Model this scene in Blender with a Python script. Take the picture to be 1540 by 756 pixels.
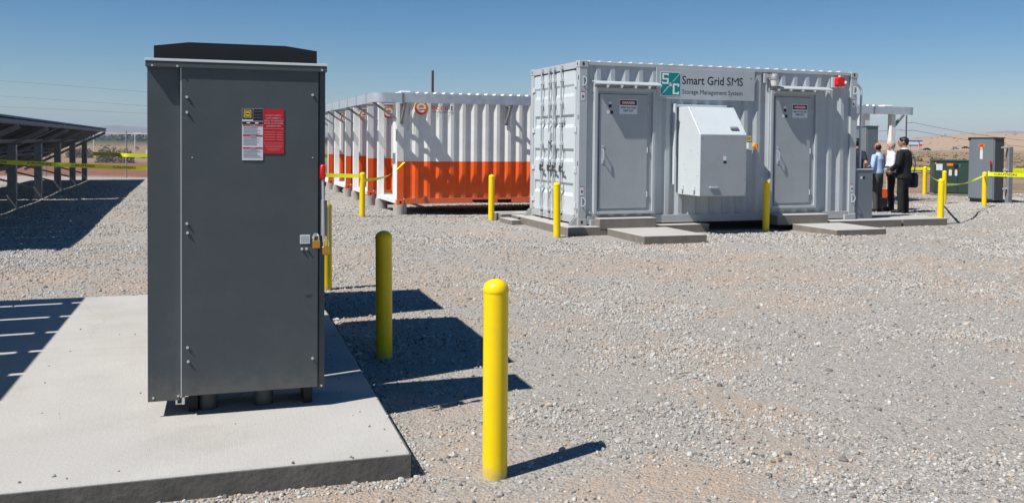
import bpy, bmesh, math, random
import numpy as np
from mathutils import Vector, Matrix, noise
random.seed(7); rng = np.random.default_rng(7)
for o in list(bpy.data.objects): bpy.data.objects.remove(o)
S = bpy.context.scene
C = S.collection
R = math.radians
# ---------------------------------------------------------------- camera, sky, sun, exposure
cam = bpy.data.cameras.new('camera'); co = bpy.data.objects.new('camera', cam); C.objects.link(co)
cam.sensor_width = 36; cam.lens = 36*1349/1540; cam.shift_x = 0; cam.shift_y = -(378-251.7)/1540
cam.clip_start = .05; cam.clip_end = 40000
PITCH, ROLL, HC = .0278, .0094, 1.6155
fwd = Vector((0, math.cos(PITCH), -math.sin(PITCH))); up = Vector((0, math.sin(PITCH), math.cos(PITCH))); rt = Vector((1,0,0))
cr, sr = math.cos(ROLL), math.sin(ROLL)
rt2 = rt*cr + up*sr; up2 = up*cr - rt*sr
M = Matrix.Identity(4)
for i in range(3): M[i][0] = rt2[i]; M[i][1] = up2[i]; M[i][2] = -fwd[i]
M[2][3] = HC; co.matrix_world = M
S.camera = co
S.render.resolution_x = 1024; S.render.resolution_y = 502
SUN_AZ, SUN_EL = .61, R(54.5)             # azimuth the light travels towards (from +X), height of the sun
W = bpy.data.worlds.new('World'); S.world = W; W.use_nodes = True
nt = W.node_tree; bg = nt.nodes['Background']
sky = nt.nodes.new('ShaderNodeTexSky'); sky.sky_type = 'NISHITA'; sky.sun_disc = False
sdir = Vector((-math.cos(SUN_AZ)*math.cos(SUN_EL), -math.sin(SUN_AZ)*math.cos(SUN_EL), math.sin(SUN_EL)))
sky.sun_elevation = SUN_EL; sky.sun_rotation = math.atan2(sdir.x, sdir.y)
sky.altitude = 1000; sky.air_density = .9; sky.dust_density = .25; sky.ozone_density = 2.6
hs = nt.nodes.new('ShaderNodeHueSaturation'); hs.inputs['Saturation'].default_value = 1.40; nt.links.new(sky.outputs[0], hs.inputs['Color']); nt.links.new(hs.outputs[0], bg.inputs[0]); bg.inputs[1].default_value = .065
sl = bpy.data.lights.new('sun', 'SUN'); sl.energy = 5.0; sl.angle = R(.55); sl.color = (1, .955, .90)
so = bpy.data.objects.new('sun', sl); C.objects.link(so); so.rotation_euler = (-sdir).to_track_quat('-Z', 'Y').to_euler(); so.location = (0,0,50)
S.view_settings.view_transform = 'Standard'; S.view_settings.look = 'None'; S.view_settings.exposure = .38; S.view_settings.gamma = 1
S.cycles.volume_bounces = 1; S.cycles.max_bounces = 8

# ---------------------------------------------------------------- helpers
def tag(o, label=None, cat=None, group=None, kind=None):
    if label: o['label'] = label
    if cat: o['category'] = cat
    if group: o['group'] = group
    if kind: o['kind'] = kind
    return o
def empty(name, loc=(0,0,0), rz=0, label=None, cat=None, group=None):
    o = bpy.data.objects.new(name, None); C.objects.link(o); o.location = loc; o.rotation_euler = (0,0,rz); o.empty_display_size = .1
    return tag(o, label, cat, group)
def kids(o): return [c for c in bpy.data.objects if c.parent == o]
def copy_tree(o, parent=None):
    c = o.copy(); C.objects.link(c)
    if parent: c.parent = parent
    for ch in kids(o): copy_tree(ch, c)
    return c
class MB:
    def __init__(s): s.v = []; s.f = []; s.mi = []; s.cur = 0
    def add(s, vs, fs):
        n = len(s.v); s.v += [tuple(v) for v in vs]; s.f += [tuple(i+n for i in f) for f in fs]; s.mi += [s.cur]*len(fs); return s
    def box(s, x0, x1, y0, y1, z0, z1):
        return s.add([(x0,y0,z0),(x1,y0,z0),(x1,y1,z0),(x0,y1,z0),(x0,y0,z1),(x1,y0,z1),(x1,y1,z1),(x0,y1,z1)],
                     [(0,3,2,1),(4,5,6,7),(0,1,5,4),(1,2,6,5),(2,3,7,6),(3,0,4,7)])
    def bar(s, p, q, w, h=None, upv=(0,0,1)):
        p = Vector(p); q = Vector(q); h = h or w; d = (q-p).normalized(); a = Vector(upv)
        if abs(d.dot(a)) > .98: a = Vector((0,1,0))
        e = d.cross(a).normalized(); u = e.cross(d)
        vs = [c + e*sx*w/2 + u*sy*h/2 for c in (p,q) for sx,sy in ((-1,-1),(1,-1),(1,1),(-1,1))]
        return s.add(vs, [(0,1,2,3),(7,6,5,4),(0,4,5,1),(1,5,6,2),(2,6,7,3),(3,7,4,0)])
    def tube(s, pts, r, n=10, caps=True):
        pts = [Vector(p) for p in pts]; rs = r if isinstance(r, (list,tuple)) else [r]*len(pts)
        vs = []; fs = []; d0 = (pts[1]-pts[0]).normalized()
        e = d0.cross(Vector((0,0,1)));  e = e if e.length > .1 else d0.cross(Vector((0,1,0))); e.normalize()
        for i,p in enumerate(pts):
            d = (pts[min(i+1,len(pts)-1)]-pts[max(i-1,0)]).normalized()
            e = (e - d*e.dot(d)).normalized(); u = d.cross(e)
            for k in range(n):
                t = 2*math.pi*k/n; vs.append(p + (e*math.cos(t)+u*math.sin(t))*rs[i])
        for i in range(len(pts)-1):
            for k in range(n):
                a = i*n+k; b = i*n+(k+1)%n; fs.append((a,b,b+n,a+n))
        if caps: fs.append(tuple(range(n))[::-1]); fs.append(tuple(range((len(pts)-1)*n, len(pts)*n)))
        return s.add(vs, fs)
    def prism(s, poly, y0, y1, axis='y'):          # poly of (a, z) extruded along y (or x)
        n = len(poly)
        vs = [(a,y0,z) if axis=='y' else (y0,a,z) if axis=='x' else (a,z,y0) for a,z in poly]+[(a,y1,z) if axis=='y' else (y1,a,z) if axis=='x' else (a,z,y1) for a,z in poly]
        fs = [tuple(range(n)), tuple(range(2*n-1,n-1,-1))]+[(i,i+n,(i+1)%n+n,(i+1)%n) for i in range(n)]
        return s.add(vs, fs)
    def build(s, name, mat, parent=None, bevel=0, smooth=False, mats=None, fix=True):
        me = bpy.data.meshes.new(name); me.from_pydata(s.v, [], s.f)
        for m in (mats or [mat]): me.materials.append(m)
        if mats: me.polygons.foreach_set('material_index', s.mi)
        if bevel or fix:
            b = bmesh.new(); b.from_mesh(me)
            if fix: bmesh.ops.recalc_face_normals(b, faces=b.faces)
            if bevel: bmesh.ops.bevel(b, geom=[e for e in b.edges if e.is_manifold and e.calc_face_angle(0) > .5], offset=bevel, segments=1, affect='EDGES', clamp_overlap=True)
            b.to_mesh(me); b.free()
        if smooth:
            for p in me.polygons: p.use_smooth = True
            try: me.set_sharp_from_angle(angle=R(40))
            except Exception: pass
        o = bpy.data.objects.new(name, me); C.objects.link(o)
        if parent: o.parent = parent
        return o
def bx(name, mat, parent, x0,x1,y0,y1,z0,z1, bevel=.003): return MB().box(x0,x1,y0,y1,z0,z1).build(name, mat, parent, bevel=bevel)

def mat(name, col, rough=.6, metal=0, var=.08, vscale=3, bump=0, bscale=60, spec=.4, dirt=None, dscale=1.2, coat=0, dust=None, crack=0, broom=0, scratch=0):
    m = bpy.data.materials.new(name); m.use_nodes = True; t = m.node_tree; n = t.nodes; L = t.links; b = n['Principled BSDF']
    b.inputs['Roughness'].default_value = rough; b.inputs['Metallic'].default_value = metal; b.inputs['Specular IOR Level'].default_value = spec
    tc = n.new('ShaderNodeTexCoord')
    nz = n.new('ShaderNodeTexNoise'); nz.inputs['Scale'].default_value = vscale; nz.inputs['Detail'].default_value = 6; nz.inputs['Roughness'].default_value = .6
    L.new(tc.outputs['Object'], nz.inputs[0])
    mr = n.new('ShaderNodeMapRange'); mr.inputs[1].default_value = .3; mr.inputs[2].default_value = .7; mr.inputs[3].default_value = 1-var; mr.inputs[4].default_value = 1+var; L.new(nz.outputs[0], mr.inputs[0])
    vm = n.new('ShaderNodeVectorMath'); vm.operation = 'SCALE'; vm.inputs[0].default_value = col; L.new(mr.outputs[0], vm.inputs['Scale'])
    out = vm.outputs[0]
    if dirt:
        n2 = n.new('ShaderNodeTexNoise'); n2.inputs['Scale'].default_value = dscale; n2.inputs['Detail'].default_value = 8; n2.inputs['Roughness'].default_value = .7; L.new(tc.outputs['Object'], n2.inputs[0])
        r2 = n.new('ShaderNodeMapRange'); r2.inputs[1].default_value = .5; r2.inputs[2].default_value = .75; r2.inputs[3].default_value = 0; r2.inputs[4].default_value = .55; L.new(n2.outputs[0], r2.inputs[0])
        mx = n.new('ShaderNodeMix'); mx.data_type = 'RGBA'; L.new(r2.outputs[0], mx.inputs[0]); L.new(out, mx.inputs[6]); mx.inputs[7].default_value = (*dirt, 1); out = mx.outputs[2]
    def nmath(op, a, c=0):
        q = n.new('ShaderNodeMath'); q.operation = op
        for i,v in enumerate((a,c)):
            if hasattr(v,'node'): L.new(v, q.inputs[i])
            else: q.inputs[i].default_value = v
        return q.outputs[0]
    def blend(f, col_, o_):
        mx = n.new('ShaderNodeMix'); mx.data_type = 'RGBA'; L.new(f, mx.inputs[0]); L.new(o_, mx.inputs[6]); mx.inputs[7].default_value = (*col_,1); return mx.outputs[2]
    def ns(scale, det=5, vec=None):
        q = n.new('ShaderNodeTexNoise'); q.inputs['Scale'].default_value = scale; q.inputs['Detail'].default_value = det; q.inputs['Roughness'].default_value = .65; L.new(vec or tc.outputs['Object'], q.inputs[0]); return q.outputs[0]
    def rng_(v, a, c, d=0, e=1):
        q = n.new('ShaderNodeMapRange'); q.interpolation_type = 'SMOOTHSTEP'
        for i,w_ in enumerate((a,c,d,e)): q.inputs[i+1].default_value = w_
        L.new(v, q.inputs[0]); return q.outputs[0]
    if dust:                                      # dust and splash clinging to the lowest part of the thing
        z0_, z1_, dc, amt = dust
        sp_ = n.new('ShaderNodeSeparateXYZ'); L.new(tc.outputs['Object'], sp_.inputs[0])
        hgt_ = nmath('ADD', sp_.outputs['Z'], nmath('MULTIPLY', nmath('SUBTRACT', ns(14,7), .5), (z1_-z0_)*1.6))
        out = blend(nmath('MULTIPLY', rng_(hgt_, z1_, z0_), amt), dc, out)
    if scratch:
        mp = n.new('ShaderNodeMapping'); mp.inputs['Rotation'].default_value = (.3,.5,.8); mp.inputs['Scale'].default_value = (1,1,9); L.new(tc.outputs['Object'], mp.inputs[0])
        out = blend(nmath('MULTIPLY', rng_(ns(7,8,mp.outputs[0]), .66,.74), scratch), tuple(min(c*1.9+.03,1) for c in col), out)
        out = blend(nmath('MULTIPLY', rng_(ns(1.7,8), .45,.75), scratch*.6), tuple(c*1.35+.012 for c in col), out)
    if crack:
        wv_ = n.new('ShaderNodeVectorMath'); wv_.operation = 'ADD'; L.new(tc.outputs['Object'], wv_.inputs[0])
        qn = n.new('ShaderNodeTexNoise'); qn.inputs['Scale'].default_value = 2.5; qn.inputs['Detail'].default_value = 7; L.new(tc.outputs['Object'], qn.inputs[0])
        sc_ = n.new('ShaderNodeVectorMath'); sc_.operation = 'SCALE'; L.new(qn.outputs[1], sc_.inputs[0]); sc_.inputs['Scale'].default_value = .55; L.new(sc_.outputs[0], wv_.inputs[1])
        vo = n.new('ShaderNodeTexVoronoi'); vo.feature = 'DISTANCE_TO_EDGE'; vo.inputs['Scale'].default_value = .42; L.new(wv_.outputs[0], vo.inputs['Vector'])
        out = blend(nmath('MULTIPLY', nmath('MULTIPLY', rng_(vo.outputs[0], .0022,.0008), rng_(ns(.7,3), .47,.55)), crack), tuple(c*.35 for c in col), out)
        out = blend(nmath('MULTIPLY', rng_(ns(55,3), .67,.73), .5), tuple(c*.55 for c in col), out)
        out = blend(nmath('MULTIPLY', rng_(ns(.9,6), .52,.66), .35), (col[0]*.80,col[1]*.76,col[2]*.70), out)
        out = blend(nmath('MULTIPLY', rng_(ns(2.3,7), .56,.64), .25), tuple(c*1.12 for c in col), out)
    if broom:
        mp = n.new('ShaderNodeMapping'); mp.inputs['Scale'].default_value = (180,5,1); L.new(tc.outputs['Object'], mp.inputs[0])
        b0_ = n.new('ShaderNodeBump'); b0_.inputs['Strength'].default_value = broom; b0_.inputs['Distance'].default_value = .002; L.new(ns(1,3,mp.outputs[0]), b0_.inputs['Height']); L.new(b0_.outputs[0], b.inputs['Normal'])
    L.new(out, b.inputs['Base Color'])
    if bump:
        n3 = n.new('ShaderNodeTexNoise'); n3.inputs['Scale'].default_value = bscale; n3.inputs['Detail'].default_value = 5; L.new(tc.outputs['Object'], n3.inputs[0])
        bp = n.new('ShaderNodeBump'); bp.inputs['Strength'].default_value = bump; bp.inputs['Distance'].default_value = .01; L.new(n3.outputs[0], bp.inputs['Height']); (L.new(b0_.outputs[0], bp.inputs['Normal']) if broom else None); L.new(bp.outputs[0], b.inputs['Normal'])
    return m
M_dark = mat('dark grey powder coat', (.062,.076,.084), .52, var=.07, vscale=5, bump=.12, bscale=220, dirt=(.085,.09,.09), dscale=2.5, scratch=.28, dust=(-.02,.16,(.15,.135,.115),.55))
M_black = mat('black painted steel', (.008,.009,.012), .6, var=.2)
M_lip = mat('bare lip and edge light', (.62,.66,.66), .45, var=.05)
M_sc = mat('light grey container paint', (.40,.435,.455), .42, var=.05, vscale=2, dirt=(.33,.34,.335), dscale=1.5, bump=.08, bscale=8, scratch=.22, dust=(.0,.35,(.34,.30,.25),.45))
M_scw = mat('pale grey enamel', (.53,.575,.585), .38, var=.03, bump=.03, bscale=10)
M_frame = mat('grey door enamel and front shade', (.33,.36,.375), .4, var=.04, dirt=(.28,.29,.29), dscale=2)
M_white = mat('white container paint', (.74,.74,.72), .45, var=.05, dirt=(.6,.57,.52), dscale=1.3)
M_orange = mat('orange container paint', (.86,.11,.010), .45, var=.08, dirt=(.5,.10,.03), dscale=2, scratch=.2, dust=(.0,.40,(.42,.20,.11),.5))
M_gasket = mat('black rubber gasket', (.015,.015,.015), .8)
M_steel = mat('galvanised steel', (.56,.59,.62), .38, metal=.45, var=.12, vscale=9, bump=.1, bscale=30)
M_gal = mat('dull galvanised post', (.24,.25,.26), .6, metal=.3, var=.15, vscale=8)
M_lock = mat('zinc plated bolt', (.75,.76,.76), .3, metal=.8)
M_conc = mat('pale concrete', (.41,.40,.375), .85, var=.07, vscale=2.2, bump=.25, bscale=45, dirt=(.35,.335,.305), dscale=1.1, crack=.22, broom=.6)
M_concs = mat('brownish cast concrete with side shade', (.19,.17,.145), .9, var=.2, vscale=6, bump=.35, bscale=30, dirt=(.13,.115,.10), dscale=3)
M_pad_shade = mat('formed concrete with side shade', (.12,.113,.10), .9, var=.28, vscale=5, bump=.35, bscale=35, dirt=(.14,.125,.105), dscale=4)
M_pier = mat('rough concrete pier', (.36,.345,.32), .9, var=.15, vscale=6, bump=.4, bscale=25)
M_yel = mat('yellow bollard sleeve', (.86,.61,.004), .33, var=.04, vscale=4, bump=.04, bscale=30, dirt=(.70,.50,.03), dscale=5, dust=(.0,.07,(.34,.27,.19),.5))
M_tape = mat('yellow caution tape', (.75,.76,.02), .35, var=.06, vscale=6)
M_ink = mat('black ink', (.015,.015,.018), .6, var=0)
M_ink2 = mat('grey ink', (.12,.12,.13), .6, var=0)
M_teal = mat('teal print', (.0,.22,.23), .45, var=0)
M_pw = mat('white print', (.75,.78,.78), .5, var=.02)
M_label = mat('white vinyl label', (.62,.65,.69), .4, var=.02)
M_red = mat('red vinyl label', (.50,.012,.022), .4, var=.04)
M_redtxt = mat('pale red ink', (.72,.42,.42), .5, var=0)
M_redpl = mat('red plastic', (.62,.012,.012), .3, var=.03, coat=.3)
M_yelp = mat('yellow print', (.72,.56,.05), .45, var=0)
M_orp = mat('orange print', (.78,.22,.01), .5, var=0)
M_rdp = mat('red print', (.62,.02,.02), .5, var=0)
M_brass = mat('brass', (.58,.33,.08), .32, metal=.85, var=.1)
M_green = mat('dark green transformer paint', (.030,.058,.045), .5, var=.06)
M_cab2 = mat('blue grey enclosure paint', (.155,.18,.20), .5, var=.05)
M_cab2d = mat('recess grey and side shade', (.06,.065,.07), .5, var=.05)
M_lamp = mat('clouded lamp glass', (.62,.62,.60), .25, var=.03)
M_bolt2 = mat('orange knob', (.85,.25,.01), .4, var=.02)
M_pv = mat('solar cell backsheet', (.022,.022,.024), .5, var=.1)
M_pvf = mat('dark solar glass', (.012,.018,.05), .12, var=.2, spec=.6)
M_alu = mat('aluminium frame', (.13,.14,.155), .45, metal=.4, var=.1)
M_chain = mat('galvanised wire', (.33,.33,.32), .5, metal=.3, var=.1)
M_wood = mat('weathered pole timber', (.085,.042,.025), .85, var=.25, vscale=20)
M_wire = mat('dark overhead wire', (.05,.055,.06), .6)

def text(s, size, mat, parent, loc, rot=(R(90),0,0), name='lettering', bold=0, ext=.0006, align='LEFT', sx=1.0):
    cu = bpy.data.curves.new(name, 'FONT'); cu.body = s; cu.size = size; cu.align_x = align; cu.offset = bold; cu.extrude = ext; cu.resolution_u = 3
    t = bpy.data.objects.new('t', cu); C.objects.link(t); t.rotation_euler = rot; t.location = loc; t.scale = (sx,1,1)
    bpy.context.view_layer.update()
    me = bpy.data.meshes.new_from_object(t.evaluated_get(bpy.context.evaluated_depsgraph_get())); me.transform(t.matrix_world)
    bpy.data.objects.remove(t)
    me.materials.clear(); me.materials.append(mat); me.name = name
    o = bpy.data.objects.new(name, me); C.objects.link(o); o.parent = parent
    return o

# ---------------------------------------------------------------- ground
def sstep(a,b,x):
    t = np.clip((x-a)/(b-a),0,1); return t*t*(3-2*t)
def pnoise(x, y, sc, seed=0):
    return np.array([noise.noise(Vector((float(a)*sc+seed*17.3, float(b)*sc-seed*9.1, seed*3.7))) for a,b in zip(np.ravel(x), np.ravel(y))]).reshape(np.shape(x))
def gz(x, y):                                     # ground height
    x = np.asarray(x, float); y = np.asarray(y, float)
    z = .035*np.exp(-(((x-.62)/.75)**2+((y-5.15)/.62)**2))
    z = z - .13*sstep(19.2,20.9,y)*(1-sstep(1.5,4,x))*sstep(-9,-5,x)*(1-sstep(32,36,y))
    z = z - .015*np.exp(-(((x-.0)/.5)**2+((y-4.1)/.4)**2))
    d = np.hypot(x, y)
    z = z + .02*sstep(2,8,d)*(np.sin(x*.9+y*.37)*np.cos(y*.71-x*.2)) * (1-sstep(30,40,d))
    return z
def gz1(x, y): return float(gz(np.array([x]), np.array([y]))[0])
radii = [0.0]
r = .4
while r < 16000: radii.append(r); r = r*1.05+.03 if r < 60 else r*1.09
NA = 220
vs = []; 
RR, TT = np.meshgrid(np.array(radii[1:]), np.linspace(0, 2*math.pi, NA, endpoint=False), indexing='ij')
X = RR*np.cos(TT); Y = RR*np.sin(TT)
Z = gz(X, Y)
far = (RR > 70) & (RR < 5000)
amp = np.where(far, sstep(70, 300, RR)*1.2, 0)
nn = np.zeros_like(X); 
idx = np.argwhere(far & (Y > -50))
for i,j in idx: nn[i,j] = noise.noise(Vector((X[i,j]*.02, Y[i,j]*.02, 1.3)))*.6 + noise.noise(Vector((X[i,j]*.006, Y[i,j]*.006, 5.3)))
Z = Z + amp*(nn-.35) - .5*sstep(60,300,RR)
# the sandy rise behind the road on the right, and a lower bank in front of it
hill = 10.8*np.exp(-((X-455)/75)**2 - ((Y-900)/150)**2) + 9*sstep(350,520,X)*np.exp(-((Y-820)/260)**2)*(1+.2*nn)
bank = 5.0*np.exp(-((X-470)/90)**2-((Y-720)/60)**2)
Z = Z + hill*1.0 + bank
V = [(0,0,0)] + list(zip(X.ravel().tolist(), Y.ravel().tolist(), Z.ravel().tolist()))
F = [(0, 1+j, 1+(j+1)%NA) for j in range(NA)]
for i in range(len(radii)-2):
    for j in range(NA):
        a = 1+i*NA+j; b = 1+i*NA+(j+1)%NA; F.append((a, a+NA, b+NA, b))
me = bpy.data.meshes.new('ground'); me.from_pydata(V, [], F)
for p in me.polygons: p.use_smooth = True
ground = bpy.data.objects.new('ground', me); C.objects.link(ground); tag(ground, 'sandy gravel yard running out into brown desert plain', kind='structure')
m = bpy.data.materials.new('gravel and desert ground'); m.use_nodes = True; t = m.node_tree; n = t.nodes; L = t.links; bs = n['Principled BSDF']; bs.inputs['Roughness'].default_value = .95; bs.inputs['Specular IOR Level'].default_value = .15
geo = n.new('ShaderNodeNewGeometry'); sep = n.new('ShaderNodeSeparateXYZ'); L.new(geo.outputs['Position'], sep.inputs[0])
def tex_noise(scale, detail=5, rough=.6, dist=0):
    q = n.new('ShaderNodeTexNoise'); q.inputs['Scale'].default_value = scale; q.inputs['Detail'].default_value = detail; q.inputs['Roughness'].default_value = rough; q.inputs['Distortion'].default_value = dist
    L.new(geo.outputs['Position'], q.inputs[0]); return q.outputs[0]
def ramp(inp, *stops):
    q = n.new('ShaderNodeValToRGB'); e = q.color_ramp.elements
    while len(e) > 1: e.remove(e[0])
    e[0].position = stops[0][0]; e[0].color = (*stops[0][1],1)
    for p,c in stops[1:]: k = e.new(p); k.color = (*c,1)
    L.new(inp, q.inputs[0]); return q.outputs[0]
def mixc(fac, a, b, mode='MIX'):
    q = n.new('ShaderNodeMix'); q.data_type = 'RGBA'; q.blend_type = mode
    for s,v in ((0,fac),(6,a),(7,b)):
        if hasattr(v,'node'): L.new(v, q.inputs[s])
        elif isinstance(v,(int,float)): q.inputs[s].default_value = v
        else: q.inputs[s].default_value = (*v,1)
    return q.outputs[2]
def mrange(inp, a, b, c=0, d=1):
    q = n.new('ShaderNodeMapRange'); q.interpolation_type = 'SMOOTHSTEP'
    for i,v in enumerate((a,b,c,d)): q.inputs[i+1].default_value = v
    L.new(inp, q.inputs[0]); return q.outputs[0]
def mathn(op, a, b=0):
    q = n.new('ShaderNodeMath'); q.operation = op
    for i,v in enumerate((a,b)):
        if hasattr(v,'node'): L.new(v, q.inputs[i])
        else: q.inputs[i].default_value = v
    return q.outputs[0]
vor = n.new('ShaderNodeTexVoronoi'); vor.inputs['Scale'].default_value = 55; L.new(geo.outputs['Position'], vor.inputs['Vector'])
vsep = n.new('ShaderNodeSeparateColor'); L.new(vor.outputs['Color'], vsep.inputs[0])
stonec = ramp(vsep.outputs[0], (0,(.20,.19,.175)), (.2,(.29,.275,.25)), (.6,(.36,.345,.315)), (.82,(.34,.295,.245)), (1,(.44,.425,.40)))
fine = tex_noise(160,3)
sand = mixc(mrange(tex_noise(.9,6,.65), .42,.62), (.43,.32,.235), (.375,.32,.265))
sandg = mixc(mrange(tex_noise(60,4,.75), .46,.60), sand, (.30,.27,.235))
# how much clean stone shows: more near the containers and along the panels, less on the driven strip and the foreground
patch = tex_noise(.55,6,.62)
patch2 = tex_noise(2.6,5,.6)
pm = mathn('ADD', mrange(patch, .38,.62), mathn('MULTIPLY', mathn('SUBTRACT', patch2, .5), .8))
drive = mathn('MULTIPLY', mrange(sep.outputs['Y'], 8.3, 9.8), mrange(sep.outputs['Y'], 14.5, 12.2))
near = mrange(sep.outputs['Y'], 6.5, 3.4)
cover = mathn('SUBTRACT', mathn('ADD', pm, .38), mathn('ADD', mathn('MULTIPLY', drive, .55), mathn('MULTIPLY', near, .25)))
gcol = mixc(mrange(cover, .25,.85), sandg, stonec)
# brighter grit averages out with distance
dist = n.new('ShaderNodeVectorMath'); dist.operation = 'LENGTH'; L.new(geo.outputs['Position'], dist.inputs[0])
gcol = mixc(mrange(fine,.3,.7,0,.28), gcol, (.38,.36,.325))
# desert beyond the fences
dn = tex_noise(.045,9,.68,.4)
desert = ramp(dn, (.3,(.22,.145,.09)), (.47,(.31,.215,.14)), (.58,(.25,.175,.11)), (.72,(.36,.27,.19)))
scrub = mrange(tex_noise(.35,8,.72), .53,.60)
desert = mixc(mathn('MULTIPLY', scrub, .7), desert, (.115,.10,.06))
redsoil = mixc(mrange(tex_noise(1.2,6,.7),.35,.65), (.20,.075,.045), (.26,.115,.07))
line = mathn('SUBTRACT', sep.outputs['Y'], mathn('MULTIPLY', sep.outputs['X'], -.02))
wob = mathn('ADD', line, mathn('MULTIPLY', tex_noise(.2,4), 4))
left = mrange(sep.outputs['X'], 2, -6)
zone = mixc(mathn('MULTIPLY', left, mathn('MULTIPLY', mrange(wob,38.6,39.6), mrange(wob,66,56))), desert, redsoil)
edge = mathn('ADD', mathn('MULTIPLY', left, 9.0), 31.0)
far_f = mrange(mathn('SUBTRACT', wob, edge), -1.5, 1.0)
tan = mathn('MULTIPLY', mrange(dist.outputs['Value'], 450, 800), mrange(sep.outputs['X'], 60, 260))
zone = mixc(mathn('MULTIPLY',tan,.8), zone, (.37,.275,.195))
farL = mathn('MULTIPLY', mrange(dist.outputs['Value'], 350, 700), mrange(sep.outputs['X'], 60, -60))
zone = mixc(farL, zone, (.055,.07,.045))
L.new(mixc(far_f, gcol, zone), bs.inputs['Base Color'])
b1 = n.new('ShaderNodeBump'); b1.inputs['Distance'].default_value = .012; b1.inputs['Strength'].default_value = .6
hgt = mathn('ADD', mathn('MULTIPLY', vor.outputs['Distance'], -1.2), mathn('MULTIPLY', tex_noise(70,5,.7), 1.0))
L.new(hgt, b1.inputs['Height']); 
b2 = n.new('ShaderNodeBump'); b2.inputs['Distance'].default_value = .05; b2.inputs['Strength'].default_value = .6; L.new(tex_noise(9,6,.7), b2.inputs['Height']); L.new(b1.outputs[0], b2.inputs['Normal'])
L.new(b2.outputs[0], bs.inputs['Normal'])
me.materials.append(m)

# far hills
def ridge(name, pts, depth, mat_, seed):
    mb = MB(); n0 = len(pts); 
    vs = []
    for i,(x,y,h) in enumerate(pts): vs += [(x, y-depth, -4), (x, y-depth*.35, h*.55), (x, y, h), (x, y+depth, -4)]
    fs = []
    for i in range(n0-1):
        for k in range(3): a = i*4+k; fs.append((a, a+4, a+5, a+1))
    return mb.add(vs, fs).build(name, mat_, fix=False, smooth=True)
M_hill = mat('dry hillside', (.20,.155,.12), .95, var=.25, vscale=.002)
pts = []
for i in range(241):
    x = -9000 + i*75.0
    h = 70 + 45*noise.noise(Vector((x*.0005,1,0))) + 22*noise.noise(Vector((x*.002,2,0))) + 9*noise.noise(Vector((x*.006,7,0)))
    if x > 1500: h *= 1-.25*math.exp(-((x-3300)/900)**2); h += 75*math.exp(-((x-4870)/330)**2) + 45*math.exp(-((x-4250)/160)**2)
    if x < -2500: h += 55*math.exp(-((x+3900)/1300)**2)
    pts.append((x, 9000+600*math.sin(x*.0007), max(h,12)))
h_ = ridge('hills', pts, 900, M_hill, 1); tag(h_, 'hazy low desert mountains along the horizon', kind='structure')

# road on the right, far off
M_asph = mat('sun bleached asphalt', (.20,.19,.18), .9, var=.1, vscale=.05)
def strip(name, ctr, width, z, mat_):
    mb = MB(); vs = []; 
    for (x,y),(nx,ny) in ctr: vs += [(x-nx*width/2, y-ny*width/2, z), (x+nx*width/2, y+ny*width/2, z)]
    return mb.add(vs, [(2*i,2*i+1,2*i+3,2*i+2) for i in range(len(ctr)-1)]).build(name, mat_, fix=False)
# raised road bed
mb = MB(); mb.prism([(-10,-3.5),(10,-3.5),(6,.0),(-6,.0)], -20, 420, 'x')
rd = mb.build('road', M_asph, bevel=0); rd.location = (190, 545, -.95); rd.rotation_euler = (0,0,.16); tag(rd, 'grey desert road crossing the plain', kind='structure')

# ---------------------------------------------------------------- concrete pad with slabs and recessed joints
PAD = (-.48, 4.30); PY = .31
pad = empty('concrete_pad', (PAD[0], PAD[1], 0), PY); tag(pad, 'pale concrete pad under the grey disconnect cabinet', kind='structure')
us = [0, -2.66, -5.2]; wsl = [0, 2.72, 5.05]
for i in range(2):
    for j in range(2):
        mb = MB(); mb.box(us[i+1]+(.006 if i<1 else 0), us[i], wsl[j]+(.005 if j else 0), wsl[j+1]-.005*(j<1), -.15, .113); mb.build('slab', M_conc, pad, bevel=.006)
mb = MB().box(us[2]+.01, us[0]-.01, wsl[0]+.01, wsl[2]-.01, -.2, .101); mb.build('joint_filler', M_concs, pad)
# rougher cast sides with painted shade, just proud of the slab edge
mb = MB(); mb.box(-5.2, .003, -.006, .0, -.15, .104); mb.box(.0, .006, .0, 5.05, -.15, .104); mb.build('shaded_cast_side', M_pad_shade, pad)

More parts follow.
